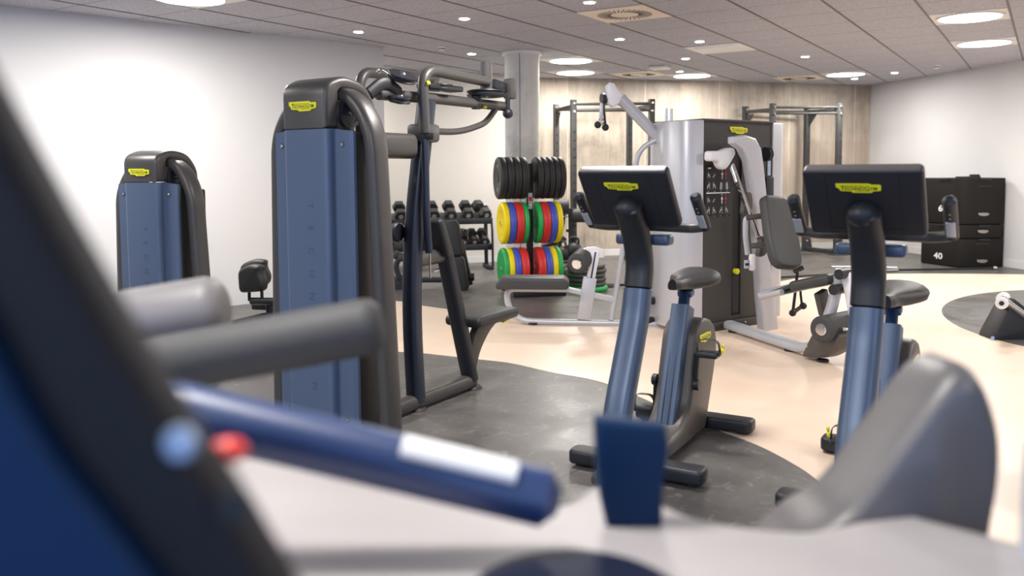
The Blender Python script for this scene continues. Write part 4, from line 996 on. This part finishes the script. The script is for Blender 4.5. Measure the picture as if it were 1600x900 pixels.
# ================================================================ ADJUSTABLE BENCH, BACK FOLDED UP
BN = thing('exercise_bench', 'black adjustable exercise bench with raised back pads in front of the dumbbell rack', 'exercise bench', tuple(at(690,455,9.45)*1)[:2]+(0,), 0)
Q = lambda x, y, Y_=9.45: at(x, y, Y_)
def slab(mb, pts, Y_, th, bev=.025): return mb.prism([(at(x,y,Y_).x, at(x,y,Y_).z) for x, y in pts], (0,Y_,0), (1,0,0), (0,0,1), th, bev, 3)
slab(MB(), [(690,346),(713,344),(718,352),(724,396),(720,400),(703,400),(698,394)], 9.40, .14).build('back_pad', 'pad', BN)
slab(MB(), [(701,402),(721,399),(726,405),(733,448),(728,455),(713,455),(706,446)], 9.40, .14).build('seat_pad', 'pad', BN)
for (x, y) in ((697,373),(709,430)): MB().cyl(Q(x,y,9.28), Q(x,y,9.33), .018, n=12).build('bolt', 'chrome', BN)
MB().bar(Q(716,360,9.55), Q(735,445,9.55), .06, .08, .01, up=(0,1,0)).build('spine', 'dark', BN)
for (x, y, r_) in ((727,366,.06),(737,433,.045)): MB().cyl(Q(x-4,y,9.5), Q(x+4,y,9.5), r_, n=20).build('roller', 'dark', BN)
MB().bar(Q(612,437,9.5), Q(705,437,9.5), .07, .06, .01).build('main_beam', 'dark', BN)
MB().cyl(Q(718,455,9.45)+V(-.06,0,.01), Q(718,455,9.45)+V(.08,0,.01), .035).build('foot', 'rub', BN)
MB().tube([Q(625,437), Q(618,415), Q(628,395)], .03, .05, 12).build('support_link', 'dark', BN)
for (x, y) in ((618,398),(627,402)): MB().ball(Q(x,y), .05).build('knob', 'steel', BN)
slab(MB(), [(612,432),(630,428),(634,455),(622,464),(610,460)], 9.5, .10).build('end_cover', 'dark', BN)
MB().cyl(Q(612,462,9.4), Q(640,460,9.4), .035).build('foot', 'rub', BN)

# ================================================================ SOFT PLYO BOXES
PA, PB2, PC = V(5.71,11.82,0), V(5.90,11.13,0), V(6.565,11.26,0); PD = PA+(PC-PB2)
fL = (PB2-PA).normalized(); fR = (PC-PB2).normalized(); nL = V(fL.y,-fL.x,0); nR = V(fR.y,-fR.x,0)
def plyo(label, z0, h, num):
    c = (PA+PC)/2
    t = thing('plyo_box', label, 'plyometric box', (c.x, c.y, z0), 0, 'soft plyo boxes')
    pr = rpoly([(PA.x,PA.y),(PB2.x,PB2.y),(PC.x,PC.y),(PD.x,PD.y)], [.04,.16,.04,.04], 8)
    MB().prism(pr, (0,0,z0+h/2), (1,0,0), (0,1,0), h-.006, .016, 3).build('foam_block', 'plyo', t)
    big = h > .3; up = V(0,0,1)
    b_o = PB2+fR*.34+up*(z0+h*(.22 if big else .5))
    badge(t, b_o+nR*.002, fR, up, .155, 'inkg', 'plyo')
    if big: MB().bar(b_o-fR*.10+up*(h*.6)+nR*.001, b_o+fR*.10+up*(h*.6)+nR*.001, .006, .020, .002).build('handle_slot', 'black', t)
    MB().bar(PA+fL*.06+up*(z0+h-.05)+nL*.001, PB2-fL*.14+up*(z0+h-.05)+nL*.001, .004, .006, 0).build('seam', 'black', t)
    for p, f in ((PA+fL*.42+nL*.004, fL), (PB2+fR*.36+nR*.004, fR)):
        MB().bar(p-f*.09+up*(z0+h-.018), p+f*.09+up*(z0+h-.018), .014, .034, .004).build('fastening_flap', 'black', t)
    if num:
        o_ = PA+fL*(.40 if num == '60' else .34)+up*(z0+h*.33)+nL*.002
        MB().add(text_mesh(num, .025), tmat(o_, fL, (0,0,1), .16, .115)).build('size_number', 'inkw', t)
    return t
plyo('black soft plyo box marked 40 at the bottom of the stack', 0.0, .385, '40')
plyo('thin black soft plyo box in the middle of the stack', .385, .185, None)
plyo('tall black soft plyo box marked 60 on top of the stack', .57, .62, '60')
p = V(6.15,11.45,1.185)
RC = thing('remote_control', 'small dark device lying on top of the plyo boxes', 'remote control', tuple(p), 0)
MB().box(p+V(0,0,.012), (.30,.06,.022), .008, 2, R(-20)).build('body', 'dark', RC); MB().box(p+V(.09,0,.035), (.12,.06,.03), .008, 2, R(-20)).build('clip', 'black', RC)
# ================================================================ BARS ON THE FLOOR
def barbell(label, a, b2, ends=True):
    a = onz(*a); b2 = onz(*b2); t = thing('barbell', label, 'barbell', (a.x, a.y, 0), 0, 'bars on the floor'); d_ = (b2-a).normalized(); zz = V(0,0,.026)
    MB().cyl(a+zz, b2+zz, .014, n=14).build('shaft', 'black', t)
    MB().cyl(b2+zz-d_*.02, b2+zz+d_*.03, .025, n=16).build('end_collar', 'chrome', t)
    MB().cyl(a+zz+d_*.02, a+zz-d_*.25, .025, n=16).build('sleeve', 'chrome', t)
barbell('thin black bar lying on the floor in front of the plyo boxes', (1400,425), (1553,422))
barbell('black bar with chrome sleeve lying beside the floor stack of plates', (956,449), (1060,447))
barbell('thin black bar lying on the dark floor right of the cabinet', (1212,437), (1312,431))
# ================================================================ BLACK AND CHROME MACHINE AT THE RIGHT EDGE
FB = thing('rowing_machine', 'black and chrome machine base on the oval floor inlay at the right edge', 'gym machine', (4.1, 6.6, 0), 0)
H_ = lambda x, y, Y_=6.5: at(x, y, Y_)
pl3 = [(1546,531),(1548,522),(1574,474),(1580,466),(1630,505),(1640,540)]
MB().prism([(H_(*p).x, max(.004, H_(*p).z)) for p in pl3], (0,6.55,0), (1,0,0), (0,0,1), .22, .012, 2).build('side_cover', 'dark', FB)
for off in (0.0, .16):
    MB().cyl(H_(1565,466,6.45+off), H_(1690,560,6.45+off), .030, n=20).build('rail', 'chrome', FB)
MB().cyl(H_(1565,474,6.38), H_(1568,472,6.55), .045, n=24).build('wheel', 'wplas', FB)
MB().cyl(H_(1565,474,6.37), H_(1565,474,6.385), .018, n=16).build('wheel_hub', 'black', FB)
MB().cyl(H_(1566,467,6.53), H_(1569,465,6.70), .045, n=24).build('wheel', 'wplas', FB)
MB().cyl(H_(1569,512,6.43), H_(1569,512,6.445), .014, n=14).build('screw', 'black', FB)
MB().cyl(H_(1551,528,6.43), H_(1551,528,6.445), .014, n=14).build('screw', 'chrome', FB)
# ================================================================ MACHINE CLOSEST TO THE CAMERA
FG = thing('exercise_machine', 'out-of-focus blue-lit dark and grey exercise machine filling the foreground along the bottom and left', 'gym machine', (0.15, 0.75, 0), 0)
g_ = lambda x, y, Y_: at(x, y, Y_)
def sheet(pts, Y_, th, bev, name, m, seg=3, floor=None):
    ym = Y_-th/2 if pts[0][0] > 500 else Y_+th/2
    pl = [(g_(x,y,ym).x, g_(x,y,ym).z) for x, y in pts]
    if floor: pl += floor
    return MB().prism(pl, (0,Y_,0), (1,0,0), (0,0,1), th, bev, seg).build(name, m, FG)
# slanting side frame with its inset cover
YA = .42
sheet([(-150,-160),(-75,-40),(5,95),(70,215),(135,335),(240,520),(330,660),(405,770),(475,890),(520,970)], YA, .045, .012, 'side_frame', 'fdark', 3, [(.10,.55),(.10,.0),(-.62,.0),(-.62,1.2)])
sheet([(-400,-100),(-60,400),(0,500),(55,608),(111,698),(194,800),(262,890),(330,980)], YA-.030, .02, .006, 'side_cover', 'navy', 3, [(-.0,.6),(-.45,.6),(-.45,1.2)])
c = g_(286,690,YA-.024); MB().cyl(c, c+V(0,-.006,0), .0082, n=28, bev=.002).build('frame_bolt', 'bulb', FG)
c = g_(365,790,YA-.0235); MB().cyl(c, c+V(0,-.002,0), .0085, n=24, bev=0).build('bolt_hole', 'black', FG)
MB().ball(g_(357,704,.50), .0090, (1.3,1,.8)).build('red_cap', 'red', FG)
# roller pads
MB().cyl(g_(150,512,1.45), g_(352,478,1.45), .056, n=40, bev=.03).build('roller_pad', 'padlt', FG)
MB().cyl(g_(200,580,1.12), g_(598,506,1.12), .038, n=40, bev=.022).build('long_roller_pad', 'foam', FG)
MB().cyl(g_(100,525,1.45), g_(160,512,1.45), .02, n=20).build('pad_axle', 'dark', FG)
# blue-tinted lever with pale sticker
MB().cyl(g_(230,630,.80), g_(872,783,.80), .0275, n=40, bev=.014).build('lever_bar', 'navylev', FG)
a, b2 = g_(628,694,.777), g_(812,738,.777)
ofs = V(0,-.0155,.0235); a = g_(632,725.5,.80)+ofs; b2 = g_(808,767.5,.80)+ofs
MB().tube([a, b2], .006, 0, 20, h=.012, up=(0,.7,.6)).build('pale_sticker', 'inkw', FG)
# broad grey cover with rounded rim, seen from above
ZT = .955
edge = [(230,638),(300,652),(420,680),(560,712),(700,746),(820,775),(870,775),(930,742),(985,748),(1045,775),(1110,800),(1240,815),(1330,800),(1420,790)]
po = [(onz(x,y,ZT).x, onz(x,y,ZT).y) for x, y in edge]
MB().prism(smooth_curve(po, 5)+[(.62,.75),(.60,.38),(-.10,.36),(-.30,.55)], (0,0,ZT-.06), (1,0,0), (0,1,0), .12, .035, 4).build('grey_cover', 'cover', FG)
MB().bar(V(.15,.8,0), V(.15,.8,.9), .30, .16, .03, up=(0,1,0)).build('pedestal', 'dark', FG)
MB().bar(V(-.25,.55,.05), V(.5,.9,.05), .12, .1, .03).build('base_foot', 'dark', FG)
c = onz(900,932,ZT+.012)
MB().lathe([(-.02,.098),(.004,.100),(.010,.094),(.013,.075),(.014,.02)], V(c.x,c.y,ZT), (0,0,1), 48).build('round_dial', 'dial', FG)
# blue-tinted upright block
b0 = [(930,655),(1042,668),(1048,700),(1038,760),(1036,830),(948,826),(938,780),(932,720)]
sheet(b0, .88, .030, .008, 'upright_block', 'navy')
# big grey pad on the right, a thick rounded slab
hp_ = smooth_curve([(1110,1040),(1170,930),(1240,850),(1312,806),(1350,765),(1388,712),(1430,655),(1462,612),(1490,584),(1515,576),(1540,600),(1562,670),(1562,735),(1550,810),(1535,900),(1525,980),(1515,1060),(1300,1080),(1110,1040)], 6)[:-1]
hc_ = (1440, 860); rg = []
for yy, k in ((.895,.86),(.897,.92),(.905,.97),(.918,1.0),(.935,1.008),(.985,1.0),(1.00,.97),(1.01,.92),(1.012,.86)):
    rg.append([V(q_.x, yy, q_.z) for q_ in [g_(hc_[0]+(x-hc_[0])*k, hc_[1]+(y-hc_[1])*k, .905) for x, y in hp_]])
MB().loft(rg).build('grey_pad', 'greypad', FG, ang=60)
MB().cyl(V(.42,.95,0), V(.42,.95,.85), .045).build('pad_post', 'dark', FG)
SP = thing('silver_post', 'pale silver machine post cut by the right picture edge', 'machine post', (g_(1613,800,.8).x, .8, 0), 0)
MB().cyl(V(g_(1613,800,.8).x,.8,.02), V(g_(1613,800,.8).x+.01,.8,1.07), .0175, n=28, bev=.008).build('tube', 'label', SP)
MB().cyl(V(g_(1613,800,.8).x,.8,0), V(g_(1613,800,.8).x,.8,.03), .06, n=28).build('foot', 'dark', SP)
